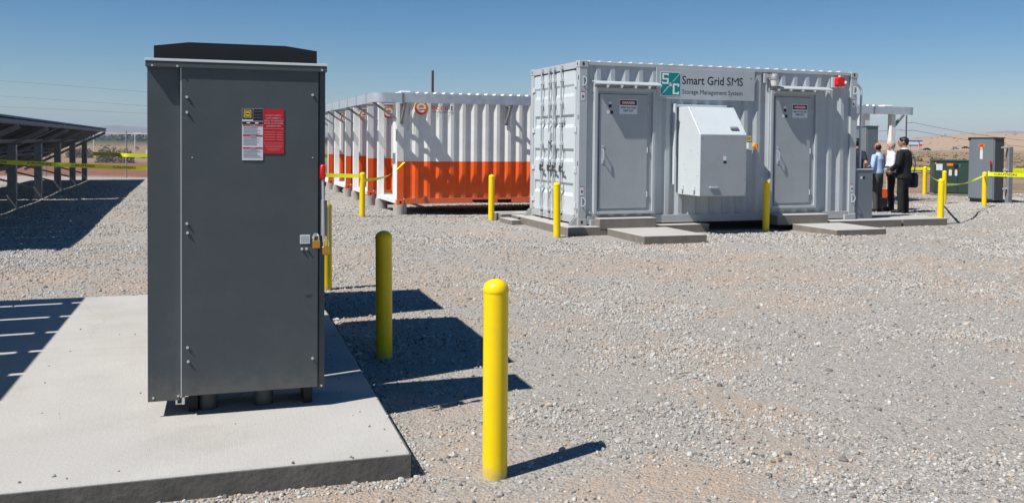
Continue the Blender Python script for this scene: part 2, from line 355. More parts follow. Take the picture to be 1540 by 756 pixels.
# ---------------------------------------------------------------- gravel stones (instanced, nobody could count them)
def fr(X0,Y0,t,a,b): return (X0+a*math.cos(t)-b*math.sin(t), Y0+a*math.sin(t)+b*math.cos(t))
def inside(x, y, X0, Y0, t, a0,a1,b0,b1):
    dx = x-X0; dy = y-Y0; a = dx*math.cos(t)+dy*math.sin(t); b = -dx*math.sin(t)+dy*math.cos(t)
    return (a>a0)&(a<a1)&(b>b0)&(b<b1)
SCP = (1.176, 15.85, .346)
xs=[];ys=[];ss=[]
def scatter(y0,y1,dens,s0,s1,xm=.68,power=2.0):
    mg = 2.2 if y1 < 12 else 3.0
    xw = xm*y1+mg; k = int(2*xw*(y1-y0)*dens); y = rng.uniform(y0,y1,k); x = rng.uniform(-xw,xw,k); inn = np.abs(x) < xm*y+mg; x = x[inn]; y = y[inn]; k = len(x)
    s = s0+(s1-s0)*rng.power(1/power,k)**1.0*1.0
    s = s0+(s1-s0)*rng.random(k)**power
    ok = ~inside(x,y,PAD[0],PAD[1],PY,-5.2,.012,-.012,5.06)
    ok &= ~inside(x,y,*SCP,-.6,9.2,-1.1,3.0) | (inside(x,y,*SCP,-.6,9.2,-1.1,-.3) & ~inside(x,y,*SCP,.15,1.75,-1.8,0) & ~inside(x,y,*SCP,3.8,5.7,-1.7,0))
    c = np.array([noise.noise(Vector((a*.55,b*.55,0)))+.5*noise.noise(Vector((a*2,b*2,3))) for a,b in zip(x,y)])
    drive_ = sstep(8.3,9.8,y)*(1-sstep(12.2,14.5,y))
    big = s > s0+.3*(s1-s0)
    keep = rng.random(k) < np.clip(.40+c*1.9-.75*drive_*big-.12*(1-sstep(3.4,6.5,y))-.35*big*(y<14), np.where(big,.08,.36), 1)
    # stones heaped along the pad edge
    keep |= inside(x,y,PAD[0],PAD[1],PY,-5.2,.12,-.12,5.1)
    ok &= keep
    xs.append(x[ok]); ys.append(y[ok]); ss.append(s[ok])
scatter(3.0,7.0,3200,.0035,.0115,.70,1.9)
scatter(3.0,7.0,110,.011,.022,.70,2.2)
scatter(7.0,14.0,60,.014,.026,.66,2.0)
scatter(7.0,10.0,2900,.006,.0140,.66,1.7)
scatter(10.0,14.0,1500,.008,.0165,.64,1.5)
scatter(14.0,31.0,460,.010,.020,.62,1.2)
kk = 80; aa = -rng.random(kk)**1.5*2.5; bb2 = rng.random(kk)**2.2*4.9; sel = rng.random(kk) < .5; aa = np.where(sel, -rng.random(kk)**3*1.2-.01, aa); bb2 = np.where(sel, rng.random(kk)*4.9, bb2)
px_s = PAD[0]+aa*math.cos(PY)-bb2*math.sin(PY); py_s = PAD[1]+aa*math.sin(PY)+bb2*math.cos(PY)
xs.append(px_s); ys.append(py_s); ss.append(rng.uniform(.003,.008,kk))
x = np.concatenate(xs); y = np.concatenate(ys); s_ = np.concatenate(ss); k = len(x)
z = gz(x,y)+s_*.22; z[-kk:] = .113+s_[-kk:]*.5
me = bpy.data.meshes.new('gravel'); me.vertices.add(k); me.vertices.foreach_set('co', np.stack([x,y,z],1).ravel().astype('f'))
at = me.attributes.new('scl','FLOAT_VECTOR','POINT'); sc3 = np.stack([s_*rng.uniform(.85,1.4,k), s_*rng.uniform(.8,1.15,k), s_*rng.uniform(.6,1.0,k)],1); at.data.foreach_set('vector', sc3.ravel().astype('f'))
at = me.attributes.new('rot','FLOAT_VECTOR','POINT'); rot = np.stack([rng.normal(0,.35,k), rng.normal(0,.35,k), rng.uniform(0,6.28,k)],1); at.data.foreach_set('vector', rot.ravel().astype('f'))
at = me.attributes.new('vi','INT','POINT'); at.data.foreach_set('value', rng.integers(0,7,k).astype('i'))
gv = bpy.data.objects.new('gravel', me); C.objects.link(gv); tag(gv, 'loose crushed grey and tan stones over the yard', 'gravel', kind='stuff')
ms = bpy.data.materials.new('crushed stone'); ms.use_nodes = True; t = ms.node_tree; n = t.nodes; L = t.links; bs = n['Principled BSDF']; bs.inputs['Roughness'].default_value = .85; bs.inputs['Specular IOR Level'].default_value = .25
oi = n.new('ShaderNodeObjectInfo')
c1 = ramp(oi.outputs['Random'], (0,(.11,.107,.10)), (.10,(.22,.215,.20)), (.35,(.36,.35,.325)), (.6,(.45,.44,.405)), (.74,(.42,.345,.27)), (.85,(.32,.325,.315)), (.96,(.54,.53,.50)), (.975,(.56,.55,.52)), (.99,(.43,.31,.21)), (1,(.38,.27,.18)))
geo = n.new('ShaderNodeTexCoord'); q = n.new('ShaderNodeTexNoise'); q.inputs['Scale'].default_value = 2.2; q.inputs['Detail'].default_value = 4; L.new(geo.outputs['Object'], q.inputs[0])
mr = n.new('ShaderNodeMapRange'); mr.inputs[1].default_value=.3; mr.inputs[2].default_value=.7; mr.inputs[3].default_value=.78; mr.inputs[4].default_value=1.18; L.new(q.outputs[0], mr.inputs[0])
vm = n.new('ShaderNodeVectorMath'); vm.operation='SCALE'; L.new(c1, vm.inputs[0]); L.new(mr.outputs[0], vm.inputs['Scale']); L.new(vm.outputs[0], bs.inputs['Base Color'])
ng = bpy.data.node_groups.new('stones','GeometryNodeTree'); ng.interface.new_socket('Geometry', in_out='INPUT', socket_type='NodeSocketGeometry'); ng.interface.new_socket('Geometry', in_out='OUTPUT', socket_type='NodeSocketGeometry')
N = ng.nodes; LL = ng.links; gi = N.new('NodeGroupInput'); go = N.new('NodeGroupOutput')
gti = N.new('GeometryNodeGeometryToInstance')
for v in range(7):
    ic = N.new('GeometryNodeMeshIcoSphere'); ic.inputs['Radius'].default_value = 1; ic.inputs['Subdivisions'].default_value = 2
    sp = N.new('GeometryNodeSetPosition'); nz = N.new('ShaderNodeTexVoronoi'); nz.voronoi_dimensions = '4D'; nz.inputs['W'].default_value = v*3.7; nz.inputs['Scale'].default_value = .9
    pos = N.new('GeometryNodeInputPosition'); LL.new(pos.outputs[0], nz.inputs['Vector'])
    mr_ = N.new('ShaderNodeMapRange'); mr_.inputs[1].default_value = 0; mr_.inputs[2].default_value = 1.1; mr_.inputs[3].default_value = .55; mr_.inputs[4].default_value = 1.25; LL.new(nz.outputs['Distance'], mr_.inputs[0])
    sc = N.new('ShaderNodeVectorMath'); sc.operation='SCALE'; LL.new(pos.outputs[0], sc.inputs[0]); LL.new(mr_.outputs[0], sc.inputs['Scale'])
    LL.new(ic.outputs['Mesh'], sp.inputs['Geometry']); LL.new(sc.outputs[0], sp.inputs['Position'])
    sm = N.new('GeometryNodeSetMaterial'); sm.inputs['Material'].default_value = ms; LL.new(sp.outputs[0], sm.inputs[0])
    ssn = N.new('GeometryNodeSetShadeSmooth'); ssn.inputs['Shade Smooth'].default_value = False; LL.new(sm.outputs[0], ssn.inputs[0])
    LL.new(ssn.outputs[0], gti.inputs[0])
iop = N.new('GeometryNodeInstanceOnPoints'); iop.inputs['Pick Instance'].default_value = True
LL.new(gi.outputs[0], iop.inputs['Points']); LL.new(gti.outputs[0], iop.inputs['Instance'])
def na(name, ty):
    q = N.new('GeometryNodeInputNamedAttribute'); q.data_type = ty; q.inputs['Name'].default_value = name; return q.outputs['Attribute']
LL.new(na('vi','INT'), iop.inputs['Instance Index']); LL.new(na('scl','FLOAT_VECTOR'), iop.inputs['Scale'])
e2r = N.new('FunctionNodeEulerToRotation'); LL.new(na('rot','FLOAT_VECTOR'), e2r.inputs[0]); LL.new(e2r.outputs[0], iop.inputs['Rotation'])
LL.new(iop.outputs[0], go.inputs[0])
md = gv.modifiers.new('stones','NODES'); md.node_group = ng

# ---------------------------------------------------------------- grey disconnect cabinet in front
def rot_box(): pass
cab = empty('disconnect_cabinet', (-1.934, 4.759, .218), .31, 'tall dark grey steel cabinet with red and white warning labels standing on the concrete pad', 'electrical cabinet')
CW, CH = .925, 1.80; CD = .36
mb = MB(); mb.box(0,CW,.040,CD,0,CH); mb.build('body', M_dark, cab, bevel=.003)
mb = MB(); mb.box(.168,.890,.0,.034,.010,CH-.002); dr = mb.build('door', M_dark, cab, bevel=.003)
bx('door_edge_light', M_lip, cab, .164,.168,.002,.036,.012,CH-.004, 0)  # pale strip paints the sunlight on the door's left edge
bx('side_flange', M_dark, cab, -.004,.160,.030,.040,-.016,CH-.006,.002)
bx('side_flange', M_dark, cab, .896,.929,.020,.040,.0,CH-.006,.002)
mb = MB(); mb.box(-.012,CW+.012,-.016,CD+.02,CH+.012,CH+.025); mb.build('roof_plate', M_lip, cab, bevel=.001)
mb = MB(); mb.box(-.010,CW+.010,-.013,CD+.018,CH-.020,CH+.0115); mb.build('roof_lip', M_dark, cab, bevel=.002)
for a,h in ((.196,1.624),(.196,1.542),(.196,.945),(.199,.895),(.199,.275),(.202,.199),(.857,1.651),(.861,.174),(.863,.854),(.801,.792),(.826,.792)):
    m1 = MB(); m1.tube([(a,-.007,h),(a,.001,h)], .0075, 8); m1.tube([(a,-.011,h),(a,-.007,h)], .0045, 6); m1.build('bolt', M_lock, cab, smooth=True)
for a,h in ((.223,1.30),(.858,1.302)): MB().tube([(a,-.002,h),(a,.001,h)], .004, 8).build('rivet', M_lock, cab)
for a,h,yy in ((.024,1.787,-.016),(.149,1.787,-.016),(.907,1.790,-.016),(.024,.006,.024),(.150,.008,.024),(.912,.012,.014)): MB().tube([(a,yy,h),(a,yy+.012,h)], .006, 8).build('screw', M_lock, cab)
# hinge-side seam, latch holes
bx('leg_channel', M_black, cab, .20,.25,.10,CD-.02,-.105,-.001); bx('leg_channel', M_black, cab, .82,.87,.10,CD-.02,-.105,-.001)
for a in (.30,.60): MB().tube([(a,.16,-.11),(a,.16,.0)], .055, 16).build('conduit', M_cab2d, cab, smooth=True)
for a in (.135,): 
    m1 = MB(); m1.box(a,a+.010,.05,.12,-.040,-.001); m1.box(a,a+.03,.05,.12,-.045,-.040); m1.tube([(a+.04,.05,-.045),(a+.04,.05,-.005)],.010,8); m1.build('foot_bracket', M_lock, cab)

# labels: white one with the black head, red one beside it
def flat(name, mat_, par, x0,x1,z0,z1,y=-.003,th=.002): return MB().box(x0,x1,y,y+th,z0,z1).build(name, mat_, par)
wl = flat('warning_label', M_label, cab, .480,.590,1.286,1.568, -.003,.0028); wl['label'] = 'white label with a black head and three red bars'
def lab(mat_, x0,x1,z0,z1,y=-.0035): flat('print', mat_, wl, x0,x1,z0,z1,y,.0005)
lab(M_ink,.481,.536,1.510,1.567); lab(M_ink,.538,.589,1.502,1.567); lab(M_ink,.481,.589,1.483,1.498)
for zz in (1.552,1.533,1.517): lab(M_ink2,.542,.585,zz,zz+.003,-.0041)
for x0,x1,z0,z1 in ((.489,.528,1.557,1.561),(.489,.528,1.519,1.523),(.489,.493,1.523,1.557),(.524,.528,1.523,1.557),(.497,.520,1.549,1.552),(.497,.520,1.528,1.531),(.497,.500,1.531,1.549),(.517,.520,1.531,1.549),(.500,.517,1.531,1.536),(.500,.517,1.544,1.549)): lab(M_yelp,x0,x1,z0,z1,-.0041)
lab(M_label,.504,.522,1.487,1.494,-.0041); lab(M_label,.548,.566,1.486,1.495,-.0041)
for zt in (1.474,1.418,1.350):
    lab(M_red,.484,.587,zt,zt+.007,-.0041)
    for q in range(6):
        if zt-.010-q*.0075 > 1.29: lab(M_ink2,.486,.486+.098*random.uniform(.7,1),zt-.010-q*.0075,zt-.0085-q*.0075,-.0038)
    text('DANGER', .007, M_pw, wl, (.536,-.0045,zt+.001), align='CENTER')
rl = flat('safety_label', M_red, cab, .592,.702,1.324,1.568,-.003,.0028); rl['label'] = 'red label with pale lettering'
for q,sx in enumerate(('UTILITY SAFETY','DISCONNECT','USED TO ISOLATE','FROM CUSTOMER','GENERATION')): text(sx,.0125,M_redtxt,rl,(.647,-.0036,1.528-q*.0145),align='CENTER')
for zz in (1.460,1.380): flat('print', M_redtxt, rl, .594,.700,zz,zz+.0012,-.0036,.0006)
for q in range(4): flat('print', M_redtxt, rl, .597,.655,1.440-q*.0135,1.4415-q*.0135,-.0036,.0006); flat('print', M_redtxt, rl, .663,.695,1.440-q*.0135,1.4415-q*.0135,-.0036,.0006)
for q in range(4): flat('print', M_redtxt, rl, .597+.006*q,.697-.006*q,1.368-q*.009,1.3692-q*.009,-.0036,.0006)
flat('name_plate', M_label, cab, .790,.845,.821,.871)
for q in range(3): flat('print', M_ink2, cab, .795,.840,.832+q*.012,.835+q*.012,-.0036,.0005)
text('OFF', .022, M_cab2d, cab, (.838,-.0008,.52), align='CENTER')
# operating handle
m1 = MB(); m1.box(.905,.935,-.050,.005,.865,1.065); m1.box(.912,.916,-.068,-.055,.84,1.07); m1.box(.940,.944,-.068,-.055,.84,1.07); hb = m1.build('handle_bracket', M_gal, cab, bevel=.004)
m1 = MB(); m1.bar((.915,-.060,.835),(.908,-.060,1.185),.012,.014); lv = m1.build('operating_lever', M_steel, cab, bevel=.002)
m1 = MB(); m1.bar((.908,-.060,1.180),(.908,-.060,1.265),.028,.036); m1.build('lever_grip', M_redpl, lv, bevel=.008, smooth=True)
def padlock(loc, rz, label, parent=None):
    t_ = empty('padlock', loc, rz, label, 'padlock', 'brass padlocks on the disconnect cabinet')
    MB().box(-.021,.021,-.009,.009,-.045,0).build('lock_body', M_brass, t_, bevel=.003)
    arc = [(-.014,0,0)]+[(-.014*math.cos(a),0,.022+.014*math.sin(a)) for a in np.linspace(0,math.pi,9)]+[(.014,0,0)]
    MB().tube(arc,.0035,8).build('shackle', M_lock, t_, smooth=True)
    MB().box(-.004,.004,-.008,.008,-.048,-.045).build('keyway', M_black, t_)
def cabp(a,b,h): q = fr(-1.934,4.759,.31,a,b); return (q[0],q[1],.218+h)
padlock(cabp(.876,-.03,.842), .31, 'brass padlock hanging on the cabinet door beside the small metal plate')
padlock(cabp(.926,-.078,.812), .45, 'brass padlock at the lower end of the red tipped lever')
m1 = MB(); m1.tube([(.863,-.008,.868),(.868,-.035,.868),(.884,-.04,.868),(.89,-.008,.868)],.004,6); m1.build('hasp_loop', M_lock, cab)

# cabinets behind it on the same pad
inv = empty('inverter_enclosure', (-1.235, 5.68, .113), .31, 'black topped steel enclosure with a low hip roof right behind the grey cabinet', 'electrical cabinet')
bx('body', M_dark, inv, -.90,-.03,.02,1.68,.0,1.92)
mb = MB(); pr = [(-.962,1.93),(-.962,2.062),(-.763,2.090),(-.195,2.090),(-.003,2.065),(-.003,1.93)]; mb.prism(pr,-.0,1.72); mb.build('hood', M_black, inv, bevel=.002)
bx('door', M_dark, inv, -.88,-.08,-.015,.02,.12,1.90)
mb = MB(); [mb.box(-.78,-.2,-.03,-.016,.3+q*.05,.32+q*.05) for q in range(7)]; mb.build('louver', M_black, inv)
sw = empty('switchgear_box', (-1.84, 7.78, .113), .31, 'dark grey enclosure farthest back on the concrete pad', 'electrical cabinet')
bx('body', M_dark, sw, -1.0,0,0,1.15,0,1.86); bx('roof_lip', M_black, sw, -1.03,.03,-.03,1.18,1.865,1.90); bx('door', M_dark, sw, -.95,-.05,-.012,-.001,.08,1.80); bx('handle', M_lock, sw, -.14,-.10,-.04,-.013,.9,1.06)

# ---------------------------------------------------------------- bollards
bol = empty('bollard', (-.07, 4.345, 0), 0)
prof = [(.0610,-.12),(.0610,.885)]; domp = [(.0625,.884),(.0635,.888),(.0635,.896)]+[(.0625*math.cos(a),.897+.052*math.sin(a)) for a in np.linspace(.15,1.45,7)]
MB().tube([(0,0,z) for r,z in prof], [r for r,z in prof], 32).build('pipe', M_yel, bol, smooth=True)
MB().tube([(0,0,z) for r,z in domp], [r for r,z in domp], 32).build('cap', M_yel, bol, smooth=True)
BL = [(-.07,4.345,'tall yellow bollard standing closest to the camera in the foreground gravel',1.005),
 (-.94,6.65,'yellow bollard in the shadow of the grey cabinet',1.0),
 (-1.99,9.63,'yellow bollard mostly hidden behind the right edge of the grey cabinet',1.0),
 (-3.2,19.18,'yellow bollard carrying tape in front of the open container ends',1.0),
 (-.42,18.5,'yellow bollard in front of the orange container wall near the grey container',1.0),
 (.78,15.3,'yellow bollard in front of the double doors of the grey container',1.0),
 (4.74,16.68,'shaded yellow bollard between the wall unit and the right door',1.0),
 (13.93,30.25,'far yellow bollard left of the green transformer',1.0),
 (8.89,18.56,'tape carrying yellow bollard nearest the camera on the right, overlapping another',1.0),
 (12.40,25.7,'yellow bollard half behind another in front of the green transformer',1.0),
 (12.88,24.42,'yellow bollard holding tape in front of the tall blue grey cabinet',1.0)]
for i,(x,y,l,s) in enumerate(BL):
    o = bol if i == 0 else copy_tree(bol)
    o.location = (x,y,gz1(x,y) if i else 0); o.scale = (1,1,s); o.rotation_euler = (R(random.uniform(-.6,.6)),R(random.uniform(-.6,.6)),random.uniform(0,6)); tag(o,l,'bollard','yellow bollards')

# ---------------------------------------------------------------- corrugation helper
def corr(mb, a0, a1, z0, z1, b_out, depth, pitch=.28, th=.0, zsplit=None, flip=False, off=0.0):
    """sheet in the a-z plane; outer flats at b_out, inner flats at b_out+depth"""
    prof = []; a = a0+off; wo, sl, wi = .075/.28*pitch, .062/.28*pitch, .081/.28*pitch
    prof.append((a0, depth)); 
    while a+pitch <= a1+1e-6:
        prof += [(a+wi/2,depth),(a+wi/2+sl,0),(a+wi/2+sl+wo,0),(a+wi/2+2*sl+wo,depth)]; a += pitch
    prof.append((a1, depth))
    zs = [z0]+([zsplit] if zsplit else [])+[z1]
    n0 = len(mb.v); k = len(prof)
    vs = [(p, b_out+d, zz) for zz in zs for p,d in prof]
    for r_ in range(len(zs)-1):
        mb.cur = r_ if zsplit else mb.cur
        mb.add(vs if r_ == 0 else [], [])
        mb.f += [(n0+r_*k+i, n0+r_*k+i+1, n0+(r_+1)*k+i+1, n0+(r_+1)*k+i) for i in range(k-1)]; mb.mi += [mb.cur]*(k-1)
    return prof

# ---------------------------------------------------------------- grey storage-management container
Lc, Wc, Hc = 6.05, 2.40, 2.92
sc = empty('equipment_container', (1.176,15.85,.152), .346, 'light grey shipping container with two doors, a wall unit and the Smart Grid sign', 'shipping container')
mb = MB(); corr(mb, .16, Lc-.16, .165, Hc-.07, .012, .036, off=.08); mb.build('front_wall', M_sc, sc, fix=False)
mb = MB(); mb.box(.1,Lc-.1,Wc-.06,Wc-.02,.16,Hc-.1); mb.build('back_wall', M_sc, sc)
mb = MB(); mb.box(Lc-.06,Lc-.02,.1,Wc-.1,.16,Hc-.1); mb.build('end_wall', M_sc, sc)
MB().box(.08,Lc-.08,.06,Wc-.06,.10,.16).build('floor', M_cab2d, sc)
# roof: trapezoid ribs across, their ends showing above the rail
mb = MB(); a = .18; prof = [(.10,Hc-.03)]
while a < Lc-.25: prof += [(a,Hc-.03),(a+.035,Hc+.012),(a+.125,Hc+.012),(a+.16,Hc-.03)]; a += .209
prof.append((Lc-.1,Hc-.03)); k = len(prof)
mb.add([(p,.03,z) for p,z in prof]+[(p,Wc-.03,z) for p,z in prof]+[(p,.03,Hc-.06) for p,z in prof], [(i,i+1,i+1+k,i+k) for i in range(k-1)]+[(i+2*k,i+1+2*k,i+1,i) for i in range(k-1)]); mb.build('roof', M_scw, sc, fix=False)
for nm,y0,y1 in (('top_rail',.0,.06),('top_rail',Wc-.06,Wc)): bx(nm, M_sc, sc, .178,Lc-.178,y0,y1,Hc-.075,Hc-.012,.004)
bx('bottom_rail', M_sc, sc, .178,Lc-.178,.004,.05,.02,.165,.004); bx('bottom_rail', M_sc, sc, .178,Lc-.178,Wc-.05,Wc-.004,.02,.165,.004)
bx('end_header', M_sc, sc, .0,.08,.178,Wc-.178,Hc-.13,Hc-.012,.004); bx('end_sill', M_sc, sc, .004,.08,.178,Wc-.178,.03,.155,.004)
for ax in (0,Lc-.16):
    for by in (0,Wc-.16):
        mb = MB(); mb.box(ax+.003,ax+.157,by+.003,by+.157,.118,Hc-.118); mb.build('corner_post', M_sc, sc, bevel=.006)
        for zz in (0,Hc-.118):
            mb = MB(); mb.box(ax-.004,ax+.172,by-.004,by+.166,zz,zz+.118); cc = mb.build('corner_casting', M_sc, sc, bevel=.008)
            # the slots of the casting
            for fy,s in ((by-.0055,1),(by+.166,1)): 
                pts_ = [(ax+.075+.022*math.cos(t)*.9, zz+.06+.034*math.sin(t)) for t in np.linspace(0,2*math.pi,13)[:-1]]
                MB().prism(pts_, fy, fy+.0015).build('casting_slot', M_gasket, cc)
            pts_ = [(by+.08+.02*math.cos(t), zz+.06+.03*math.sin(t)) for t in np.linspace(0,2*math.pi,13)[:-1]]
            MB().prism(pts_, ax-.0055 if ax==0 else ax+.172, ax-.004 if ax==0 else ax+.1735, 'x').build('casting_slot', M_gasket, cc)
# end doors facing left (plane a = 0), two leaves with raised panels
for b0,b1 in ((.178,1.196),(1.206,Wc-.178)):
    mb = MB(); zb = [ .175, .50,.62, 1.16,1.28, 1.80,1.92, 2.44, 2.50, Hc-.15]
    # leaf sheet with three recessed bands
    prof = [(.175,.012),(.50,.012),(.56,.045),(.70,.045),(.74,.012),(1.12,.012),(1.18,.045),(1.32,.045),(1.36,.012),(1.74,.012),(1.80,.045),(1.94,.045),(1.98,.012),(2.30,.012),(2.36,.03),(2.48,.03),(2.52,.012),(Hc-.17,.012)]
    k = len(prof)
    in0, in1 = b0+.07, b1-.07
    vs = [(x_,bb,z_) for bb in (in0,in1) for z_,x_ in prof]; mb.add(vs,[(i,i+1,i+1+k,i+k) for i in range(k-1)])
    mb.box(.010,.05,b0,in0,.175,Hc-.17); mb.box(.010,.05,in1,b1,.175,Hc-.17)
    mb.box(.0105,.05,in0,in1,.160,.176); mb.box(.0105,.05,in0,in1,Hc-.171,Hc-.155)
    lf = mb.build('door_leaf', M_scw, sc, bevel=0, fix=False)
    MB().box(.052,.075,b0-.012,b1+.012,.158,Hc-.134).build('gasket', M_gasket, lf)
    far_side = b0 > 1
    for zz in (.35,.98,1.70,2.50):
        bb = b1-.02 if far_side else b0-.02
        m1 = MB(); m1.box(-.012,.012,bb-.05,bb+.05,zz-.045,zz+.045); m1.tube([(-.008,bb+(.05 if far_side else -.05),zz-.06),(-.008,bb+(.05 if far_side else -.05),zz+.06)],.014,8); m1.build('hinge', M_scw, lf, bevel=.003)
for bb in (.75,1.03,1.36,1.76): pass
for bb,sd in ((.75,-1),(1.10,-1),(1.33,1),(1.72,1)):
    m1 = MB(); m1.tube([(-.035,bb,.09),(-.035,bb,Hc-.06)],.017,10); rdv = m1.build('lock_rod', M_sc, sc, smooth=True)
    m1 = MB()
    for zz in (.20,.62,1.12,1.45,1.86,2.20,2.62): m1.box(-.058,.010,bb-.035,bb+.035,zz-.03,zz+.03)
    m1.build('rod_bracket', M_scw, rdv, bevel=.004)
    m1 = MB(); m1.box(-.05,-.0,bb-.03,bb+.03,Hc-.105,Hc-.035); m1.box(-.05,-.0,bb-.03,bb+.03,.04,.12); m1.build('cam_keeper', M_steel, rdv, bevel=.004)
    m1 = MB(); m1.bar((-.06,bb,.98),(-.065,bb-.20,.93),.022,.035); m1.bar((-.055,bb-.06,.99),(-.055,bb-.12,1.03),.02,.03); m1.tube([(-.06,bb-.03,.93),(-.06,bb-.03,1.05)],.02,8); m1.build('lock_handle', M_cab2d, rdv, bevel=.003)
    m1 = MB()
    for zc in (.62,1.45,2.2): m1.tube([(-.04,bb-.03,zc+.02),(-.05,bb-.09,zc-.06),(-.05,bb-.10,zc-.16),(-.04,bb-.05,zc-.24)],.006,6)
    m1.build('tie_loop', M_sc, rdv, smooth=True)
bx('lock_box', M_scw, sc, -.09,-.02,1.16,1.30,1.50,1.66,.006)
dl = MB().box(.006,.0095,.70,.93,1.62,1.90).build('danger_sign', M_label, sc)
MB().box(.0045,.006,.71,.92,1.81,1.89).build('print', M_red, dl); text('DANGER',.05,M_pw,dl,(.004,.815,1.83),rot=(R(90),0,-R(90)),align='CENTER')
text('HIGH VOLTAGE',.028,M_ink,dl,(.004,.815,1.75),rot=(R(90),0,-R(90)),align='CENTER'); text('KEEP OUT',.032,M_ink,dl,(.004,.815,1.69),rot=(R(90),0,-R(90)),align='CENTER')
MB().box(.006,.0095,1.42,1.54,1.48,1.60).build('sticker', M_label, sc)
# corner post extras on the front
for a in (.0,Lc-.16):
    for zz in (2.56,.42):
        m1 = MB(); pts_ = [(a+.07,0,zz-.08)]+[(a+.07+.055*math.sin(t),-.035*math.sin(t)-.002,zz-.08*math.cos(t)) for t in np.linspace(0,math.pi,9)]; m1.tube(pts_,.007,6); m1.tube([(a+.07,-.004,zz-.085),(a+.07,-.004,zz+.085)],.007,6); m1.build('tie_ring', M_scw, sc, smooth=True)
    for zz in (2.28,.60):
        st = MB().box(a+.035,a+.105,-.0005,.002,zz-.06,zz+.08).build('sticker', M_label, sc); MB().box(a+.035,a+.105,-.0015,-.0007,zz+.085,zz+.10).build('print', M_rdp, st)
        pts_ = [(a+.07+.022*math.cos(t), zz+.005+.026*math.sin(t)) for t in np.linspace(0,2*math.pi,15)[:-1]]; MB().prism(pts_, -.0015,-.0007).build('print', M_ink2, st)
for zz in (.26,1.10,1.92,2.62): bx('hinge_slot', M_gasket, sc, -.0005,.030,.035,.060,zz-.04,zz+.04,0)
# man doors
def mandoor(a0, a1, lo, hi, l0, l1, hside):
    fr_ = MB(); w = .055
    zt, zb_ = hi, lo
    fr_.box(a0,a0+w,-.045,.05,zb_,zt); fr_.box(a1-w,a1,-.045,.05,zb_,zt); fr_.box(a0+w,a1-w,-.045,.05,zt-.06,zt); fr_.box(a0+w,a1-w,-.045,.05,zb_,zb_+.05)
    f = fr_.build('door_frame', M_sc, sc, bevel=.004)
    bx('frame_panel', M_frame, sc, a0+w,a1-w,-.005,.045,zb_+.05,zt-.06,0)
    d = bx('door', M_frame, sc, l0,l1,-.022,-.006,zb_+.095,zt-.115,.004)
    MB().box(l0-.006,l1+.006,-.0065,-.0052,zb_+.089,zt-.109).build('door_gap', M_gasket, sc)
    hx = l0+.07
    m1 = MB(); m1.box(hx-.018,hx+.018,-.03,-.021,1.10,1.38); m1.tube([(hx,-.03,1.34),(hx,-.075,1.33),(hx,-.08,1.25),(hx,-.075,1.17),(hx,-.03,1.15)],.010,8); m1.tube([(hx,-.034,1.41),(hx,-.022,1.41)],.018,10); m1.build('handle', M_steel, d, smooth=True)
    for zz in (.55,1.35,2.1): MB().tube([(l1+.004,-.026,zz-.05),(l1+.004,-.026,zz+.05)],.008,8).build('hinge', M_scw, d)
    return d
d1 = mandoor(.285,1.50,.20,2.455,.385,1.345,0)
d2 = mandoor(3.985,5.07,.245,2.50,4.095,4.915,0)
def danger(par, a0, a1, z0, z1):
    sgn = MB().box(a0,a1,-.0255,-.0225,z0,z1).build('danger_sign', M_label, par); w = a1-a0
    MB().box(a0+.012,a1-.012,-.0265,-.0257,z1-.105,z1-.015).build('print', M_ink, sgn)
    pts_ = [((a0+a1)/2+w*.42*math.cos(t), z1-.06+.034*math.sin(t)) for t in np.linspace(0,2*math.pi,25)[:-1]]; MB().prism(pts_,-.0275,-.0267).build('print', M_red, sgn)
    text('DANGER',.062,M_pw,sgn,((a0+a1)/2,-.028,z1-.082),align='CENTER',bold=.001)
    text('HIGH VOLTAGE',.047,M_ink,sgn,((a0+a1)/2,-.0265,z1-.165),align='CENTER',bold=.001,sx=.92); text('KEEP OUT',.047,M_ink,sgn,((a0+a1)/2,-.0265,z1-.22),align='CENTER',bold=.001,sx=.92)
danger(d1,.775,1.135,1.99,2.255); danger(d2,4.485,4.835,1.99,2.255)
for d,a in ((d1,.565),(d2,4.29)):
    for q,(x0,z0,mt) in enumerate(((0,2.165,M_label),(0,2.10,M_ink),(-.035,1.99,M_label),(.03,1.99,M_ink))): MB().box(a+x0,a+x0+.055,-.0245,-.0225,z0,z0+.055).build('sticker', mt, d)
    MB().box(a,a+.055,-.0255,-.0247,2.212,2.219).build('sticker', M_rdp, d)
def awning(a0,a1,z1):
    m1 = MB(); m1.prism([(.012,z1+.0),(-.05,z1-.005),(-.20,z1-.062),(-.20,z1-.080),(-.188,z1-.080),(-.188,z1-.070),(-.05,z1-.02),(.012,z1-.02)], a0, a1, 'x')
    m1.build('awning', M_sc, sc, bevel=.001)
    m1 = MB()
    for q in range(5): a = a0+.1+q*(a1-a0-.2)/4; m1.tube([(a,-.03,z1+.003),(a,-.03,z1+.010)],.010,6)
    m1.build('awning_screw', M_steel, sc)
awning(.245,1.545,2.575); awning(4.00,5.30,2.60)
